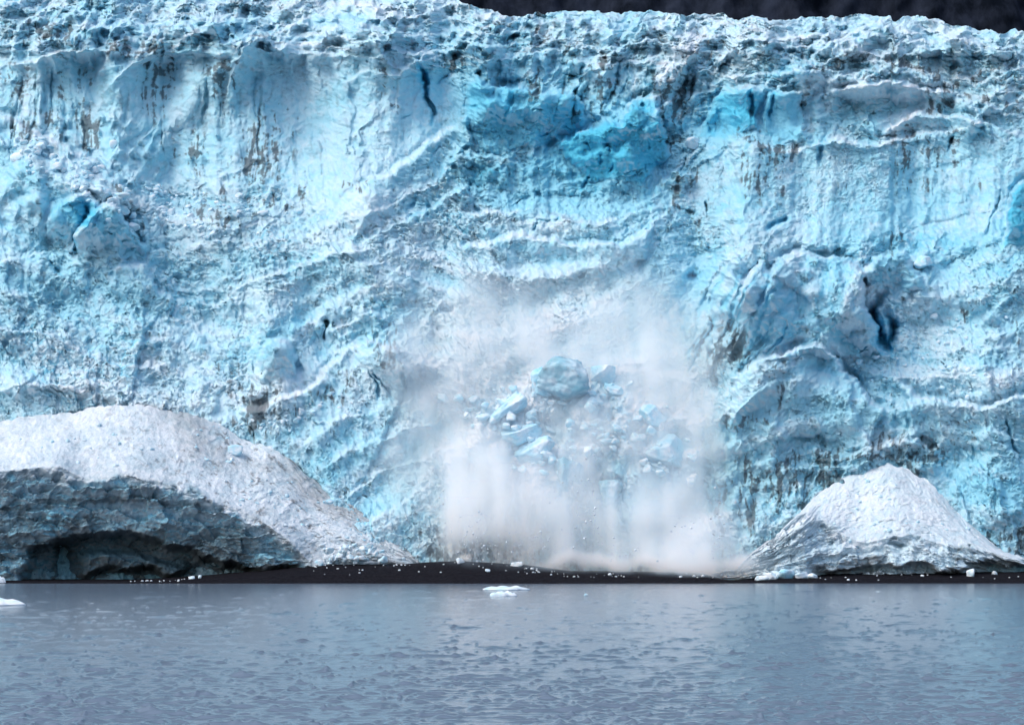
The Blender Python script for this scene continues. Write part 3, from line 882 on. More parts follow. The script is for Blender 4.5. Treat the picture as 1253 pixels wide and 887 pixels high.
def glacier_y(u, v):
    """distance of the built ice at a photo position"""
    j = int(round(float(ix_of_u(u))))
    i = int(np.argmin(np.abs(V[:, j] - v)))
    return float(P[i, j, 1])

# ------------------------------------------------------------------ snow mounds at the foot of the ice
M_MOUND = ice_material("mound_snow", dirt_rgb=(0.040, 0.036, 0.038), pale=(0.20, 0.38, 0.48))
M_HEAP = ice_material("heap_snow", dirt_rgb=(0.028, 0.034, 0.042), pale=(0.36, 0.60, 0.70))


MOUNDS = []


def mound(name, u0, u1, top, lipl, bot, ytop, ylip, wall, seed, label, dirt_w, fd=.66, fs=.08, n_rows=230, step=1.0):
    """a snow cone whose front is broken off below its lip"""
    uu = np.arange(u0, u1 + .1, step)
    rr = np.arange(n_rows, dtype=float)
    g = lambda cx, c2, s_, o=1, ga=.5, ri=False: fbm(uu, rr, cx, c2, seed + s_, o, ga, ri)
    tv = np.interp(uu, *zip(*top)) + 4.0 * g(26, 9, 1)[0] + 2.4 * g(9, 9, 2)[0] + 1.4 * g(3, 9, 29)[0]
    lv = np.interp(uu, *zip(*lipl)) + 5.0 * g(24, 9, 3)[0] + 3.2 * g(7, 9, 4)[0] + 1.5 * g(3, 9, 33)[0]
    bv = np.interp(uu, *zip(*bot))
    lv = np.maximum(lv, tv + 1)
    t = (rr / (n_rows - 1))[:, None]
    v = tv + t * (bv - tv)
    u = np.broadcast_to(uu[None, :], v.shape)
    yt = np.interp(uu, *zip(*ytop)); yl = np.interp(uu, *zip(*ylip))
    ls = np.maximum(np.interp(uu, *zip(*lipl)), np.interp(uu, *zip(*top)) + 1); ls = np.convolve(np.pad(ls, 12, mode='edge'), np.ones(25) / 25, 'valid')
    tsm = np.convolve(np.pad(tv, 12, mode='edge'), np.ones(25) / 25, 'valid')
    k = np.clip((v - tsm) / np.maximum(ls - tsm, 1), 0, 1)
    yt = np.array([glacier_y(a, b) for a, b in zip(uu, tv)]) - .6
    yt = np.maximum(np.convolve(np.pad(yt, 45, mode='edge'), np.ones(91) / 91, 'valid'), yl + .5)
    Y = yt + (yl - yt) * k ** .85
    below = np.maximum(v - lv, 0)
    wu_ = u + 5 * g(30, 22, 5) + 2 * g(9, 8, 6)
    wv_ = v + 4 * g(30, 22, 7) + 2 * g(9, 8, 8)
    Y = Y + wall(u, v, wu_, wv_, below)
    front = sm(0, 5, below)
    ang = g(60, 5, 9, 4, .6)
    id3 = worley(wu_ / 9 + 40, wv_ / 6 + 40, seed + 61)[2]; id4 = worley(wu_ / 4.5 + 40, wv_ / 3 + 40, seed + 62)[2]
    f1_, f2_, id_, bx2, by2 = worley(wu_ / 22 + 40, wv_ / 13 + 40, seed + 60)
    Y -= front * (1.8 * g(34, 22, 11, 3) + .5 * g(34, 7, 12, 4, .6, True) + .7 * g(8, 7, 13, 3) + 2.2 * (id_ - .5) + 1.4 * by2)
    Y -= (1 - front) * (1.6 * g(60, 50, 14, 3) + .45 * g(16, 16, 15, 3) + .25 * (id3 - .5) + .18 * (id4 - .5) + .10 * g(3, 4, 16))
    Q = at(u, v, Y)
    n_ = normals(Q)
    Q = Q + n_ * ((.4 + .6 * front) * (.22 * g(6, 6, 17, 2) + .16 * g(2.6, 3.2, 18)))[..., None]
    n_ = normals(Q)
    spk = g(5, 4, 20, 4, .7)
    lay = fbm(uu, rr, 60, 6, seed + 21, 5, .65)
    front = sm(-4, 14, below - 4 + (v < lv) * -8 + 15 * g(14, 11, 30, 4, .6))
    sn = (1 - front) * np.clip(.80 + .22 * g(20, 14, 22, 3) + .3 * (id4 - .5) + .25 * (id3 - .5), 0, 1) + front * (sm(.1, .7, n_[..., 2] + .2 * spk) * .55 + fs)
    grey = (1 - front) * .5 * sm(-.35, .8, g(50, 30, 23, 3) * .8 + .5 * spk) * np.interp(u, *zip(*dirt_w))
    dirt_shade = front * np.clip(sm(-.25 if seed == 3000 else .05, .45, .7 * lay + .5 * spk) * fd, 0, 1) + grey
    dirt_shade = np.maximum(dirt_shade, front * .55 * sm(636, 664, v) * sm(40, 80, u) * sm(330, 290, u) * (seed == 3000))  # painted shade: darkens the left hollow further, on top of its dirt
    dirt_shade = np.maximum(dirt_shade, .75 * (1 - front) * sm(.22, .6, spk) * np.interp(u, *zip(*dirt_w)))
    bl = np.clip(front * (.25 + .4 * g(24, 16, 24, 3)) + .05, 0, 1)
    MOUNDS.append((uu, tv, bv, n_rows, Q))
    return grid_mesh(name, Q, M_MOUND if seed == 3000 else M_HEAP, {"snow": np.clip(sn, 0, 1), "blue": bl, "dirt": np.clip(dirt_shade, 0, 1)}, None, label, "snow mound", "snow mounds at the foot of the glacier")  # dirt attribute also carries the shade painted into the hollow


def wall_left(u, v, wu, wv, below):
    y = .035 * below + 0 * u
    d, s, al, tot = poly_dist([(-140, 690), (30, 690), (36, 672), (52, 666), (72, 656), (110, 650), (150, 648), (190, 657), (230, 671), (270, 684), (310, 694), (390, 706)], wu, wv)
    y = y + 13 * sm(-1, 9, d * s) * sm(20, 40, u) * sm(330, 280, u)
    d2, s2, _, _ = poly_dist([(96, 668), (140, 672), (180, 678), (225, 690), (300, 704)], wu, wv)
    y = y - 5.0 * sm(-1, 10, d2 * s2) * sm(92, 110, u) * sm(290, 220, u)
    y = y + 8 * np.exp(-((wu - 76) / 9) ** 2 - ((wv - 682) / 22) ** 2) + 7 * sm(694, 706, wv + 4 * np.sin(wu / 9)) * sm(60, 130, u)
    d3, s3, _, _ = poly_dist([(32, 690), (36, 674), (54, 668), (72, 664)], wu, wv)
    return y + 4 * np.exp(-(d3 / 3) ** 2)


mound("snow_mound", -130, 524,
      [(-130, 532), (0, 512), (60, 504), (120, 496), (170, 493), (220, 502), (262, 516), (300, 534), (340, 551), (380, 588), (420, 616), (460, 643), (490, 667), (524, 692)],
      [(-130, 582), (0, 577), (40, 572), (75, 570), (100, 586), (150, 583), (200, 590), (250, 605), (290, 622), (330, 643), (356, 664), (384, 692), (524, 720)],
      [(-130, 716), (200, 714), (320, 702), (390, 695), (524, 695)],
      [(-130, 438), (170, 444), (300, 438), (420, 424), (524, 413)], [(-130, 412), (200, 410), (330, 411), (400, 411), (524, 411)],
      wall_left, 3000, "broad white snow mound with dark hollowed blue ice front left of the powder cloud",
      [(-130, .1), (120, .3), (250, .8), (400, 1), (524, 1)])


def wall_right(u, v, wu, wv, below):
    y = -.13 * below + .5 * np.sin(wu / 17) * np.minimum(below / 10, 1)
    y = y + 6 * sm(690, 696, wv + 3 * np.sin(wu / 11)) * sm(985, 1020, u) + 5 * sm(684, 694, wv) * sm(1180, 1215, u)
    y = y - 3.2 * np.exp(-((wu - 968) / 34) ** 2 - ((wv - 655) / 26) ** 2)
    return y + 3 * np.exp(-((wu - 1098) / 14) ** 2 - ((wv - 667) / 4) ** 2)


mound("snow_mound", 862, 1262,
      [(862, 704), (900, 694), (916, 676), (940, 658), (962, 641), (985, 620), (1000, 604), (1030, 591), (1060, 576), (1085, 563), (1110, 575), (1140, 594), (1165, 618), (1195, 646), (1225, 668), (1262, 686)],
      [(862, 704), (900, 694), (916, 677), (940, 659), (964, 641), (985, 624), (1000, 632), (1022, 645), (1040, 660), (1060, 665), (1100, 655), (1140, 664), (1180, 668), (1230, 680), (1262, 690)],
      [(862, 708), (920, 707), (1262, 706)],
      [(862, 416), (1000, 428), (1085, 438), (1170, 428), (1262, 416)], [(862, 412), (1000, 414), (1085, 411), (1262, 412)],
      wall_right, 3100, "small white peaked snow cone with a dirty grey front on the right",
      [(862, .4), (1060, .12), (1130, .3), (1262, .3)], .10, .62)

# ------------------------------------------------------------------ beach
m_beach, t, b = new_mat("black_gravel")
c = mixc(t, ramp(t, noise_n(t, 2.5, 8, .75), .35, .7), (0.002, 0.002, 0.004), (0.026, 0.027, 0.034))
t.links.new(c, b.inputs["Base Color"])
b.inputs["Roughness"].default_value = .9
b.inputs["Specular IOR Level"].default_value = .02
bp = nd(t, "ShaderNodeBump"); bp.inputs["Distance"].default_value = .25
t.links.new(noise_n(t, 3.0, 8, .8), bp.inputs["Height"]); t.links.new(bp.outputs[0], b.inputs["Normal"])
bx_ = np.linspace(-140, 150, 900); by_ = np.linspace(391, 430, 120)
u_of = bx_ / 405 * F + 626.5
Hb = np.interp(u_of, [-200, 150, 215, 330, 395, 480, 560, 640, 700, 860, 893, 908, 950, 1100, 1253, 1500], [.15, .15, .8, 2.4, 3.7, 3.6, 4.3, 3.5, 2.1, 1.9, .25, .25, 1.2, 1.9, 1.9, 1.9])
shore = 394.5 + 1.2 * vn(bx_, np.arange(4.0), 14, 9, 900)[0]
pr = np.clip((by_[:, None] - shore[None, :]) / 17.0, -.4, 1.1)
Zb = np.where(pr > 0, Hb * np.abs(pr) ** .75 * (1 - .12 * np.maximum(pr - .75, 0)), pr * 2.0)
berm = .25 * np.exp(-((pr - .30 - .05 * vn(bx_, np.arange(4.0), 20, 9, 902)[0]) / .06) ** 2) * np.minimum(Hb, 1.2)
Zb = Zb + berm + (pr > 0) * (.10 * fbm(bx_, by_, 3, 2.5, 905, 4, .6) + .05)
Pb = np.stack(np.broadcast_arrays(bx_[None, :], by_[:, None], Zb), -1)
grid_mesh("beach", Pb, m_beach, None, "structure", "low black gravel beach between the glacier and the water", "beach")


def beach_z(x, y):
    i = int(np.argmin(np.abs(by_ - y))); j = int(np.argmin(np.abs(bx_ - x)))
    return float(Zb[i, j])


# ------------------------------------------------------------------ water
m_w, t, b = new_mat("sea_water")
b.inputs["Base Color"].default_value = (0.125, 0.172, 0.230, 1)
b.inputs["Roughness"].default_value = .14
b.inputs["IOR"].default_value = 1.333
co = nd(t, "ShaderNodeTexCoord").outputs["Object"]
n1 = noise_n(t, 1.0, 4, .6, co, (2.4, 6.0, 1)); n2 = noise_n(t, 1.0, 3, .55, co, (.35, .8, 1))
hsum = math_n(t, 'ADD', math_n(t, 'MULTIPLY', n1, .30), math_n(t, 'MULTIPLY', n2, .7))
bp = nd(t, "ShaderNodeBump"); bp.inputs["Distance"].default_value = .06; bp.inputs["Strength"].default_value = 1
t.links.new(hsum, bp.inputs["Height"]); t.links.new(bp.outputs[0], b.inputs["Normal"])
vv = np.concatenate([np.linspace(706, 720, 30), np.arange(720.4, 930, .36), np.linspace(932, 1500, 60), np.linspace(1520, 4000, 20)])
Yw = CAM_Z * F / (vv - 661.0)
uw = np.concatenate([np.arange(-3600, -300, 60.0), np.arange(-300, 1560, 1.5), np.arange(1560, 4900, 60.0)])
Xw = (uw[None, :] - 626.5) / F * Yw[:, None]
Yw2 = np.broadcast_to(Yw[:, None], Xw.shape)
dYw = np.abs(np.gradient(Yw))[:, None]
Zw = np.zeros(Xw.shape)
g = np.random.default_rng(77)
for k in range(70):
    lam = 0.40 * (2.4 / 0.40) ** g.random()
    th = R(90) + g.normal(0, .42)
    kx, ky = 2 * math.pi / lam * math.cos(th), 2 * math.pi / lam * math.sin(th)
    res = np.clip(1.4 - 2 * dYw * abs(math.sin(th)) / lam * 2, 0, 1)
    ph = kx * Xw + ky * Yw2 + g.uniform(0, 7)
    Zw += res * .0028 * lam ** .9 * (np.sin(ph) + .25 * np.sin(2 * ph))
for k in range(7000):
    v0 = 690 + 215 * g.random() ** .85
    y0_ = CAM_Z * F / (v0 - 661); x0_ = (g.uniform(-120, 1380) - 626.5) / F * y0_
    sc_ = (y0_ / 110.0) ** .4
    big = g.random() < .05
    ln = (.14 + .8 * g.random() ** 3) * sc_ * (2.2 if big else 1); wd_ = g.uniform(.18, .30) * sc_ * (1.3 if big else 1); tl = g.normal(0, .12)
    r0 = np.searchsorted(-Yw, -(y0_ + 5 * wd_)); r1 = np.searchsorted(-Yw, -(y0_ - 3 * wd_))
    i0 = np.searchsorted(uw, (x0_ - 3 * ln) / y0_ * F + 626.5); i1 = np.searchsorted(uw, (x0_ + 3 * ln) / y0_ * F + 626.5)
    if r1 - r0 < 2 or i1 - i0 < 2: continue
    X_ = Xw[r0:r1, i0:i1] - x0_; Y_ = Yw2[r0:r1, i0:i1] - y0_
    yy_ = Y_ + X_ * tl + .25 * wd_ * np.sin(X_ * 3 / sc_ + k)
    Zw[r0:r1, i0:i1] += g.uniform(.20, .5) * wd_ * np.exp(-(X_ / ln) ** 2) * np.exp(-np.where(yy_ < 0, yy_ / wd_, yy_ / (wd_ * 2.5)) ** 2)
gust = 1 + .25 * np.sin(Xw * .11 + 1.3 * np.sin(Yw2 * .05)) * np.sin(Yw2 * .09 + Xw * .03)
Zw *= gust
grid_mesh("water", np.stack([Xw, Yw2, Zw], -1), m_w, None, "structure", "rippled grey blue sea water in front of the glacier", "water")

# ------------------------------------------------------------------ dark mountain behind
m_mt, t, b = new_mat("dark_rock")
c = mixc(t, ramp(t, noise_n(t, .05, 8, .7, None, (1, .5, .35)), .4, .72), (0.003, 0.005, 0.009), (0.024, 0.032, 0.052))
t.links.new(c, b.inputs["Base Color"]); b.inputs["Roughness"].default_value = .9; b.inputs["Specular IOR Level"].default_value = .02
xm = np.linspace(-1100, 1100, 900); zm = np.linspace(120, 760, 300)
Ym = 1050 + (zm[:, None] - 250) * .75 - 38 * fbm(xm, zm, 130, 200, 950, 7, .55, True) - 10 * fbm(xm, zm, 16, 30, 955, 4, .6)
Zm = zm[:, None] + 0 * xm[None, :]
Zm[-1, :] += 60 * vn(xm, np.arange(4.0), 120, 9, 957)[0]
Pm = np.stack(np.broadcast_arrays(xm[None, :], Ym, Zm), -1)[::-1]
grid_mesh("mountain", Pm, m_mt, None, "structure", "dark bare rock mountainside rising behind the ice", "mountain")

# ------------------------------------------------------------------ loose ice
MATS = {
    "chip": ice_material("chip_white", False, 1.3, .1, .0, 1.5, bump=0.0),
    "white": ice_material("ice_white", False, .85, .1, .0, 1.5, bump=.12),
    "pale": ice_material("ice_pale", False, .50, .2, .15, 1.2, bump=.15),
    "blue": ice_material("ice_blue", False, .45, .55, .0, 1.2, bump=.15),
    "slate": ice_material("ice_slate", False, .30, .15, .55, 1.4, (0.16, 0.20, 0.23), (0.24, 0.44, 0.54), bump=.2),
    "dull": ice_material("ice_dull", False, .12, .35, .35, 1.4, (0.12, 0.14, 0.16), (0.22, 0.44, 0.56)),
}


def chunk_mesh(seed, sub=3, nplanes=12, rough=.05, name="ice_block", mat="pale", smooth=True):
    g = np.random.default_rng(seed)
    bm = bmesh.new()
    bmesh.ops.create_icosphere(bm, subdivisions=sub, radius=1)
    ns = g.normal(size=(nplanes, 3))
    ns[:6] = np.array([[1, 0, 0], [-1, 0, 0], [0, 1, 0], [0, -1, 0], [0, 0, 1], [0, 0, -1]]) + .38 * g.normal(size=(6, 3))
    ns /= np.linalg.norm(ns, axis=1, keepdims=True)
    hs = np.where(np.arange(nplanes) < 6, g.uniform(.5, .85, nplanes), g.uniform(.62, 1.0, nplanes))
    off = Vector(g.uniform(0, 50, 3))
    for v in bm.verts:
        d = np.array(v.co)
        dn = ns @ d
        r = min(1.1, float(np.min(np.where(dn > .05, hs / np.maximum(dn, .05), 9))))
        r *= 1 + rough * (mnoise.noise(Vector(d * 2.3) + off) + .8 * mnoise.noise(Vector(d * 5.7) + off) + .55 * mnoise.noise(Vector(d * 13.0) + off) + .35 * mnoise.noise(Vector(d * 27.0) + off) - .8 * max(0, .12 - abs(mnoise.noise(Vector(d * 2.9) - off))) * 6)
        v.co = Vector(d * r)
    me = bpy.data.meshes.new(name)
    bm.to_mesh(me); bm.free()
    for p in me.polygons: p.use_smooth = smooth
    me.materials.append(MATS[mat])
    return me


def put(name, me, loc, size, rot, label, cat, group=None):
    o = bpy.data.objects.new(name, me)
    COL.objects.link(o)
    o.location = loc; o.scale = size; o.rotation_euler = rot
    return tag(o, label, cat, group)


def px(Y): return Y / F


def block(u, v, ru, rv, mat, label, seed, dy=-1.0, rot=0, sub=5, planes=12, group=None, name="ice_block", cat="ice block", depth=None, rough=.05):
    Y = glacier_y(u, v) + dy * .6
    s = px(Y) * (1.18 if group else 1)
    return put(name, chunk_mesh(seed, sub, planes, rough, name, mat), at(u, v, Y), (ru * s, (depth or (ru + rv) / 2) * s, rv * s), (random.uniform(-.15, .15), R(rot), random.uniform(-.3, .3)), label, cat, group)


FALL = "ice blocks breaking off inside the powder cloud"
for (u, v, ru, rv, mt, dy, rot, lab) in [
    (690, 468, 34, 25, "slate", -9, 8, "large grey blue ice block, biggest of all, tumbling at the top of the powder cloud"),
    (664, 470, 17, 16, "blue", -6, 0, "pale blue ice lump tucked against the left side of the big tumbling block"),
    (738, 456, 15, 13, "blue", -3, 0, "bright turquoise ice block just right of the big tumbling block"),
    (752, 478, 13, 8, "blue", -3, 20, "thin turquoise ice sliver below the bright turquoise block"),
    (622, 500, 25, 13, "blue", -1, -38, "uppermost of three tilted pale blue slabs left below the big tumbling block"),
    (636, 532, 22, 13, "blue", -2, -15, "middle one of three tilted pale blue slabs left below the big tumbling block"),
    (655, 552, 20, 15, "blue", -2, -20, "lowest of three tilted pale blue slabs left below the big tumbling block"),
    (748, 604, 14, 18, "slate", 1, 0, "faint grey ice pillar low in the middle of the cloud"),
    (796, 510, 14, 12, "blue", -4, -10, "deep blue ice block low on the right of the broken ice"),
    (692, 588, 20, 26, "slate", 1, 0, "grey upright ice pillar half veiled in the middle of the cloud"),
    (815, 555, 24, 20, "blue", 1, 10, "wide turquoise ice face veiled on the right of the cloud"),
]:
    block(u, v, ru, rv, mt, lab, int(u * 7 + v), dy, rot, group=FALL, rough=.075)
block(848, 176, 10, 9, "white", "single white ice block perched on the rim of the right wall", 5, -3)
block(1130, 320, 12, 10, "blue", "small turquoise ice block behind the right buttress", 6, -3)
block(288, 551, 11, 7, "pale", "pale blue ice block lying on the left snow mound", 7, 0, sub=4).location = at(288, 551, 432)
block(402, 614, 8, 4, "blue", "flat blue ice slab embedded low in the left snow mound", 8, 0).location = at(402, 614, 419)
meshes = [chunk_mesh(200 + k, 3, 10, .06, "ice_chunk", mt) for k, mt in enumerate(("pale", "pale", "blue", "white", "pale", "white"))]
g = np.random.default_rng(31)


def scatter(n, cl, rlo, rhi, label, cat, group, dyf=-.3, name="ice_chunk", pool=meshes):
    for k in range(n):
        (a, b, ra, rb) = cl[g.integers(len(cl))]
        u, v = a + ra * g.normal() * .6, b + rb * g.normal() * .6
        if v < 60 or not -80 < u < 1330: continue
        Y = glacier_y(u, v)
        r = (rlo + (rhi - rlo) * g.random() ** 2.2) * px(Y)
        put(name, pool[g.integers(len(pool))], at(u, v, Y + dyf * r), (r * g.uniform(.8, 1.4), r, r * g.uniform(.6, 1)), (g.uniform(-.4, .4), g.uniform(-.4, .4), g.uniform(0, 6)), label, cat, group)


scatter(90, [(60, 200, 50, 20), (110, 225, 30, 16), (40, 180, 30, 20), (150, 250, 12, 20), (100, 205, 20, 10)], 3, 9, "pale blue ice chunk in the tumbled rubble at the left edge under the upper wall", "ice chunk", "ice rubble at the left edge")
scatter(110, [(230, 245, 40, 14), (200, 260, 20, 14), (300, 255, 40, 12), (260, 280, 40, 16), (190, 235, 12, 8)], 2, 6, "small pale ice chunk strewn on the ledge at the foot of the upper left wall", "ice chunk", "ice chunks on the ledge below the upper left wall")
scatter(50, [(250, 470, 60, 20), (390, 500, 40, 20), (330, 520, 30, 10)], 2, 5, "small ice chunk in the broken hollow above the left snow mound", "ice chunk", "ice chunks above the left mound")
scatter(60, [(1160, 400, 60, 20), (1110, 450, 50, 20), (1200, 470, 40, 20)], 2, 5, "small pale ice chunk on the smooth shelf at right", "ice chunk", "ice chunks on the right shelf")

scatter(270, [(700, 520, 60, 40), (640, 510, 46, 30), (690, 490, 40, 16), (770, 490, 50, 22), (740, 540, 60, 26), (600, 500, 40, 16), (660, 560, 50, 20), (820, 560, 40, 30)], 1.5, 8, "broken ice shard in the rubble around the big tumbling block", "ice shard", "ice shards around the tumbling block", -1.8, "ice_shard", [chunk_mesh(700 + k, 3, 11, .1, "ice_shard", mt) for k, mt in enumerate(("pale", "blue", "pale", "white", "blue", "pale"))])

for (mi, n, cl, rl, rh, lab, grp) in [
    (0, 190, [(200, 540, 130, 18), (300, 580, 44, 26), (380, 640, 40, 22), (90, 550, 90, 14), (440, 668, 36, 14), (330, 615, 40, 20)], .9, 4.0, "small ice lump lying on the slope of the left snow mound", "ice lumps on the left snow mound"),
    (1, 90, [(1080, 610, 40, 24), (1140, 640, 40, 20), (1060, 650, 60, 14), (960, 650, 40, 20)], .9, 3.6, "small ice lump lying on the slope of the right snow cone", "ice lumps on the right snow cone")]:
    uu, tv, bv, nr, Q = MOUNDS[mi]
    for k in range(n):
        (a, b, ra, rb) = cl[g.integers(len(cl))]
        u, v = a + ra * g.normal() * .7, b + rb * g.normal() * .7
        if not uu[0] < u < uu[-1]: continue
        j = int(np.argmin(np.abs(uu - u)))
        q = (v - tv[j]) / (bv[j] - tv[j])
        if not 0.02 < q < .9: continue
        p_ = Q[int(q * (nr - 1)), j]
        r = (rl + (rh - rl) * g.random() ** 3) * px(p_[1])
        put("ice_lump", meshes[g.integers(6)], p_, (r * g.uniform(.8, 1.4), r, r * g.uniform(.6, 1)), (g.uniform(-.4, .4), g.uniform(-.4, .4), g.uniform(0, 6)), lab, "ice lump", grp)

# pieces on the beach
BG = "ice pieces stranded on the beach"


def on_beach(u, yb, r, mat, label, seed, sx=1.3, sz=.8, group=BG, name="ice_piece"):
    x = (u - 626.5) / F * yb
    s = r * px(yb)
    return put(name, chunk_mesh(seed, 3, 10, .1, name, mat), (x, yb, beach_z(x, yb) + s * sz * .5), (s * sx, s, s * sz), (0, 0, seed), label, "ice piece", group)


for k, (u, yb, r, mt, sx, lab) in enumerate([
    (958, 404, 11, "blue", 1.2, "pale blue ice boulder in the middle of the stranded pile right of the cloud"),
    (940, 405, 9, "white", 1.3, "white ice piece at the left of the stranded pile right of the cloud"),
    (950, 407, 8, "white", 1.1, "white ice piece behind the pale blue boulder of the stranded pile"),
    (978, 404, 8, "white", 1.8, "flat white ice slab at the right end of the stranded pile"),
    (992, 403, 6, "white", 2.0, "thin low ice scrap trailing off the right end of the pile"),
    (932, 402, 6, "white", 1.9, "low white ice scrap in front of the stranded pile"),
    (1184, 405, 8, "white", 1.0, "lone white ice piece below the right snow cone"),
    (1213, 408, 4, "white", 1.2, "very small white ice piece near the right edge of the beach"),
    (633, 409, 5, "white", 2.2, "flat white ice slab on the upper beach below the cloud"),
    (563, 410, 5, "white", 1.2, "white ice piece on the upper beach left of the cloud"),
    (237, 402, 4, "white", 1.6, "white ice piece under the dark hollow at left"),
    (247, 404, 3, "white", 1.2, "tiny ice piece beside another under the dark hollow at left"),
    (597, 401, 3.4, "white", 1.1, "white ice lump in the middle of the black beach"),
]):
    on_beach(u, yb, r, mt, lab, 400 + k, sx)
pool = [chunk_mesh(500 + k, 2, 9, .1, "ice_bit", "chip") for k in range(5)]
LB = "tiny white ice bit lying on the black beach"
for k in range(120):
    u = float(g.choice([g.uniform(160, 235), g.uniform(380, 520), g.uniform(520, 760), g.uniform(640, 880), g.uniform(900, 1250)], p=[.2, .25, .25, .2, .1]))
    yb = 396.5 + g.random() * 3 if u < 240 else (411.5 - g.random() ** 2 * 13 if u < 640 else 398 + 10 * g.random())
    x = (u - 626.5) / F * yb
    r = g.uniform(.6, 1.8) * px(yb) * (1.3 if g.random() < .12 else .8)
    put("ice_bit", pool[k % 5], (x, yb, beach_z(x, yb) + r * .4), (r * 1.3, r, r * .8), (0, 0, g.uniform(0, 6)), LB, "ice bit", "tiny ice bits on the beach")
# foot of the left mound: a row of clean lumps
for k in range(34):
    u = g.uniform(388, 470); v = g.uniform(666, 690)
    if v < 640 + (470 - u) * .0 + (u - 388) * .28: continue
    r = g.uniform(2.5, 6) * px(410)
    put("ice_chunk", meshes[3 if k % 3 else 0], at(u, v, 411.5), (r * 1.2, r, r * .9), (g.uniform(0, 3), 0, g.uniform(0, 6)), "clean white ice lump heaped at the foot of the left snow mound", "ice chunk", "ice lumps at the foot of the left mound")

# ------------------------------------------------------------------ floes


def floe(u, v, wpx, hpx, seed, label, mat="white", dpt=.6):
    Y = CAM_Z * F / (v - 661.0)
    s = px(Y)
    bm = bmesh.new()
    bmesh.ops.create_icosphere(bm, subdivisions=4, radius=1)
    off = Vector((seed, seed * 2.3, 0))
    for vtx in bm.verts:
        q = vtx.co
        a = 1 + .35 * mnoise.noise(Vector((q.x, q.y, 0)) * 1.7 + off)
        vtx.co = Vector((q.x * a, q.y * a, max(q.z, -.3) * (1 + .7 * mnoise.noise(Vector((q.x * 3, q.y * 3, 0)) + off)) ** 1.5))
    me = bpy.data.meshes.new("ice_floe"); bm.to_mesh(me); bm.free()
    for p in me.polygons: p.use_smooth = True
    me.materials.append(MATS[mat])
    return put("ice_floe", me, at(u, v, Y), (wpx * s / 2, wpx * s / 2 * dpt, hpx * s), (0, 0, 0), label, "ice floe", "ice floes on the water")


floe(619, 721, 52, 3.2, 3, "long flat white ice floe farther out of the middle pair", dpt=.8)
floe(616, 728.5, 31, 4.2, 7, "shorter white ice floe in front of the long flat one")
floe(2, 739.5, 52, 5, 9, "rounded white ice floe cut by the left frame edge")
floe(-1, 712.5, 18, 6, 12, "small white ice floe by the shore at the far left")
floe(717, 728, 6, 1.5, 15, "tiny grey ice scrap afloat right of the middle floes", "pale")

# ------------------------------------------------------------------ powder cloud
x0, x1, y0, y1, z0, z1 = -32.0, 64.0, 398.0, 478.0, -1.0, 84.0
NX, NY, NZv = 200, 120, 176
gx = np.linspace(x0, x1, NX); gy = np.linspace(y0, y1, NY); gz = np.linspace(z0, z1, NZv)
# ice distance and picture position for every (z, x) column
Uc = np.zeros((NZv, NX)); Vc = Uc.copy(); Yc = np.full((NZv, NX), 430.0)
fine_v = np.arange(250, 720, 2.0)
for j, xx in enumerate(gx):
    for it in range(1):
        pass
    uc = xx / 430.0 * F + 626.5
    jj = int(round(float(ix_of_u(uc))))
    colz = P[:, jj, 2]; coly = P[:, jj, 1]; colv = V[:, jj]
    o_ = np.argsort(colz)
    Yc[:, j] = np.interp(gz, colz[o_], coly[o_]); Vc[:, j] = np.interp(gz, colz[o_], colv[o_])
    Uc[:, j] = xx / (Yc[:, j] - 6) * F + 626.5
Yc = blur(np.minimum(Yc, 480), 3, 2)
TAU = np.zeros(Uc.shape)
wob = lambda c_, a_, k: a_ * fbm(gx, gz, c_, c_ * 1.3, k, 4, .6)
Uq = Uc + wob(12, 34, 9301); Vq = Vc + wob(12, 30, 9302)
for (a, b, ra, rb, s_) in [(700, 395, 140, 34, .9), (770, 372, 50, 36, .6), (600, 420, 80, 40, .8), (820, 440, 44, 60, 1.2), (700, 435, 70, 20, .9),
                           (592, 605, 44, 40, 2.0), (545, 560, 44, 46, 1.4), (520, 500, 20, 40, .8), (555, 470, 46, 36, 1.1), (620, 570, 44, 30, 1.3), (566, 630, 20, 26, 1.6),
                           (770, 694, 130, 8, 4), (690, 660, 22, 44, 1.5), (770, 650, 30, 46, 1.8), (850, 600, 24, 90, 2.2), (862, 500, 20, 60, 2.0),
                           (896, 702, 18, 9, 4), (640, 640, 22, 36, 1.1), (740, 560, 44, 36, .8), (815, 630, 40, 46, 1.6), (690, 540, 150, 130, 1.0), (800, 520, 50, 30, .4),
                           (650, 600, 40, 34, 1.2), (830, 680, 50, 20, 2.0), (600, 650, 40, 20, .9), (770, 300, 7, 36, .7), (788, 320, 7, 36, .6), (812, 345, 22, 26, .6), (620, 520, 60, 40, .5), (700, 640, 120, 40, .6)]:
    TAU += s_ * np.exp(-((Uq - a) / ra) ** 2 - ((Vq - b) / rb) ** 2)
for (a, b, ra, rb, s_) in [(505, 555, 22, 26, .9), (520, 610, 20, 26, .9), (885, 645, 12, 40, .9), (500, 430, 24, 26, .6), (884, 540, 12, 26, .7), (560, 360, 40, 16, .4), (850, 400, 30, 20, .5)]:
    TAU += s_ * np.exp(-((Uq - a) / ra) ** 2 - ((Vq - b) / rb) ** 2)
for (a, b, ra, rb, s_) in [(690, 466, 38, 24, .92), (640, 512, 42, 28, .5), (700, 525, 50, 26, .2), (740, 466, 22, 15, .75), (785, 498, 30, 14, .65), (596, 668, 22, 14, .5), (640, 690, 22, 10, .4), (725, 640, 10, 22, .4), (692, 590, 14, 24, .3), (815, 570, 30, 24, .5)]:
    TAU *= 1 - s_ * np.exp(-((Uq - a) / ra) ** 2 - ((Vq - b) / rb) ** 2)


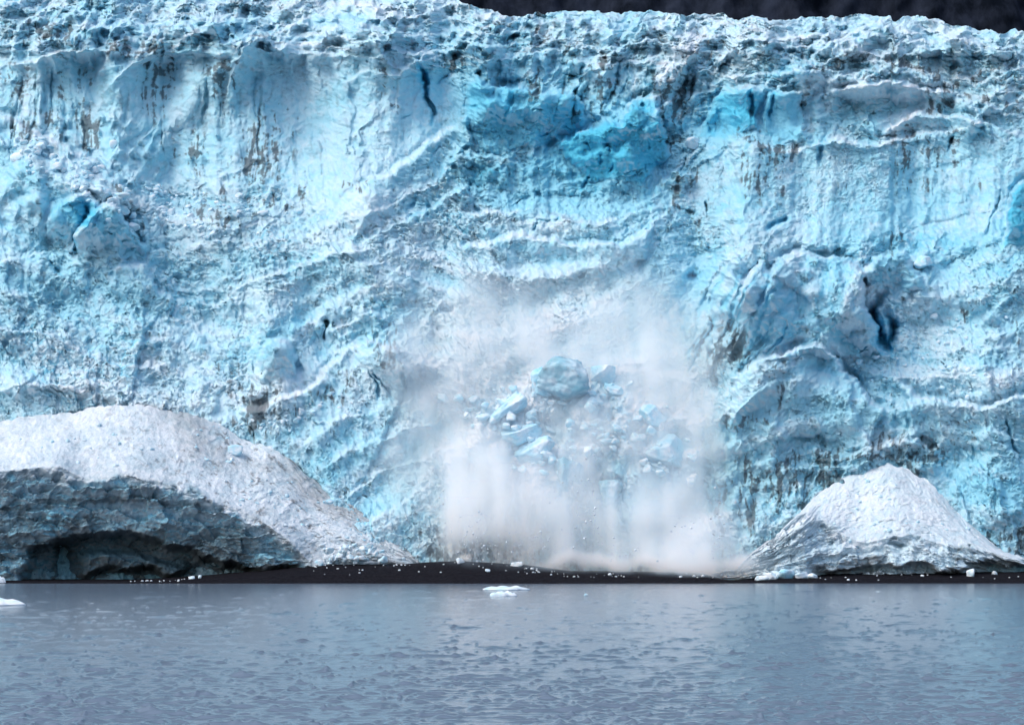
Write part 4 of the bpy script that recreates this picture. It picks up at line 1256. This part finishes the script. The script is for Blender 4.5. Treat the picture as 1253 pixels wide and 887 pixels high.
STK = fbm(gx, gz, 2.6, 26, 9401, 2, .6)
TAU *= np.clip(1.05 + .26 * STK / STK.std(), .4, 2.0)


def fbm3(seed, c, octs, stretch=(1, 1, 1)):
    out = 0; a = 1; tot = 0
    for o in range(octs):
        g3 = np.random.default_rng(seed + o)
        k = c / 2 ** o
        A = spl(gz, k * stretch[2], g3.random()); B = spl(gy, k * stretch[1], g3.random()); C = spl(gx, k * stretch[0], g3.random())
        lat = g3.uniform(-1, 1, (A.shape[1], B.shape[1], C.shape[1]))
        f = np.tensordot(A, np.tensordot(B, np.tensordot(C, lat, (1, 2)), (1, 2)), (1, 2))   # z, y, x
        out = out + a * (1 - 2.2 * np.abs(f) if seed % 2 else f * 2.4); tot += a; a *= .62
    return out / tot


NB = fbm3(9001, 12, 5, (1, 1, 1.5)); NS = fbm3(9100, 3.6, 3, (1, 1, 5.5))
s_ = (Yc[:, None, :] - gy[None, :, None])
T_ = 16.0 + 6 * sm(560, 690, Vc)[:, None, :]
prof = sm(-1, 2, s_) * sm(1.0, .15, (s_ + 5 * NB) / T_)
DEN = TAU[:, None, :] / T_ * 1.35 * prof * np.clip(.25 + 2.5 * NB + 1.5 * NS, 0, 6)
DEN *= sm(0.0, .12, TAU[:, None, :] + .12 * NB)
DEN[:, 0] = DEN[:, -1] = 0; DEN[0] = DEN[-1] = 0; DEN[:, :, 0] = DEN[:, :, -1] = 0
DEN = np.ascontiguousarray(DEN, dtype=np.float32)             # [z, y, x]

m_c, t, b = new_mat("ice_powder")
t.nodes.remove(b)
pv = nd(t, "ShaderNodeVolumeScatter")
pv.inputs["Color"].default_value = (0.62, 0.82, 1.0, 1)
da = nd(t, "ShaderNodeAttribute", attribute_name="density")
t.links.new(da.outputs["Fac"], pv.inputs["Density"])
pv.inputs["Anisotropy"].default_value = 0.0
t.links.new(pv.outputs[0], t.nodes["Material Output"].inputs["Volume"])

me = bpy.data.meshes.new("powder_cloud")
me.vertices.add(DEN.size)
zz, yy, xx = np.meshgrid(gz, gy, gx, indexing='ij')
me.vertices.foreach_set("co", np.stack([xx, yy, zz], -1).reshape(-1).astype(np.float32))
a_ = me.attributes.new("amount", 'FLOAT', 'POINT'); a_.data.foreach_set("value", DEN.reshape(-1))
me.materials.append(m_c)
cloud = bpy.data.objects.new("powder_cloud", me); COL.objects.link(cloud)
tag(cloud, "white cloud of ice powder billowing down over the beach in the centre", "powder cloud", None, "stuff")
ng = bpy.data.node_groups.new("powder", 'GeometryNodeTree')
ng.interface.new_socket("Geometry", in_out='INPUT', socket_type='NodeSocketGeometry')
ng.interface.new_socket("Geometry", in_out='OUTPUT', socket_type='NodeSocketGeometry')
gi = ng.nodes.new("NodeGroupInput"); go = ng.nodes.new("NodeGroupOutput")
pos = ng.nodes.new("GeometryNodeInputPosition"); sx = ng.nodes.new("ShaderNodeSeparateXYZ"); ng.links.new(pos.outputs[0], sx.inputs[0])


def gm(op, a, b):
    n = ng.nodes.new("ShaderNodeMath"); n.operation = op
    for k, q in enumerate((a, b)):
        if q is None: continue
        if isinstance(q, (int, float)): n.inputs[k].default_value = q
        else: ng.links.new(q, n.inputs[k])
    return n.outputs[0]


def idx(o, lo, hi, n):
    return gm('ROUND', gm('MULTIPLY', gm('SUBTRACT', o, lo), (n - 1) / (hi - lo)), None)


ixn, iyn, izn = idx(sx.outputs[0], x0, x1, NX), idx(sx.outputs[1], y0, y1, NY), idx(sx.outputs[2], z0, z1, NZv)
lin = gm('ADD', ixn, gm('MULTIPLY', gm('ADD', iyn, gm('MULTIPLY', izn, float(NY))), float(NX)))
si = ng.nodes.new("GeometryNodeSampleIndex"); si.data_type = 'FLOAT'; si.domain = 'POINT'; si.clamp = True
na = ng.nodes.new("GeometryNodeInputNamedAttribute"); na.data_type = 'FLOAT'; na.inputs[0].default_value = "amount"
ng.links.new(gi.outputs[0], si.inputs["Geometry"]); ng.links.new(na.outputs[0], si.inputs["Value"]); ng.links.new(lin, si.inputs["Index"])
vc = ng.nodes.new("GeometryNodeVolumeCube")
ng.links.new(si.outputs[0], vc.inputs["Density"])
vc.inputs["Min"].default_value = (x0, y0, z0); vc.inputs["Max"].default_value = (x1, y1, z1)
vc.inputs["Resolution X"].default_value = NX; vc.inputs["Resolution Y"].default_value = NY; vc.inputs["Resolution Z"].default_value = NZv
sm_ = ng.nodes.new("GeometryNodeSetMaterial"); sm_.inputs["Material"].default_value = m_c
ng.links.new(vc.outputs[0], sm_.inputs[0]); ng.links.new(sm_.outputs[0], go.inputs[0])
md = cloud.modifiers.new("powder", 'NODES'); md.node_group = ng

# chips flying in front of the cloud
chips = [chunk_mesh(600 + k, 1, 8, .1, "ice_chip", "chip", False) for k in range(5)]
CL = [(580, 650, 26, 26, 60), (610, 670, 30, 16, 40), (640, 660, 26, 26, 30), (540, 610, 12, 20, 14), (724, 640, 14, 30, 40), (700, 600, 20, 30, 18),
      (880, 620, 14, 30, 30), (876, 665, 10, 14, 30), (890, 650, 20, 20, 14), (760, 670, 40, 16, 24), (830, 650, 30, 30, 16), (880, 560, 8, 40, 10), (700, 560, 60, 40, 10)]
for (a, b, ra, rb, n) in CL:
    for k in range(n):
        u, v = a + ra * g.normal() * .7, b + rb * g.normal() * .7
        if v > 704: continue
        Y = g.uniform(391, 401)
        r = (.55 + 1.7 * g.random() ** 3) * px(Y)
        put("ice_chip", chips[k % 5], at(u, v, Y), (r, r * .8, r * g.uniform(.7, 1.3)), (g.uniform(0, 3), g.uniform(0, 3), 0), "tiny white ice chip falling through the powder cloud", "ice chip", "ice chips falling with the powder")
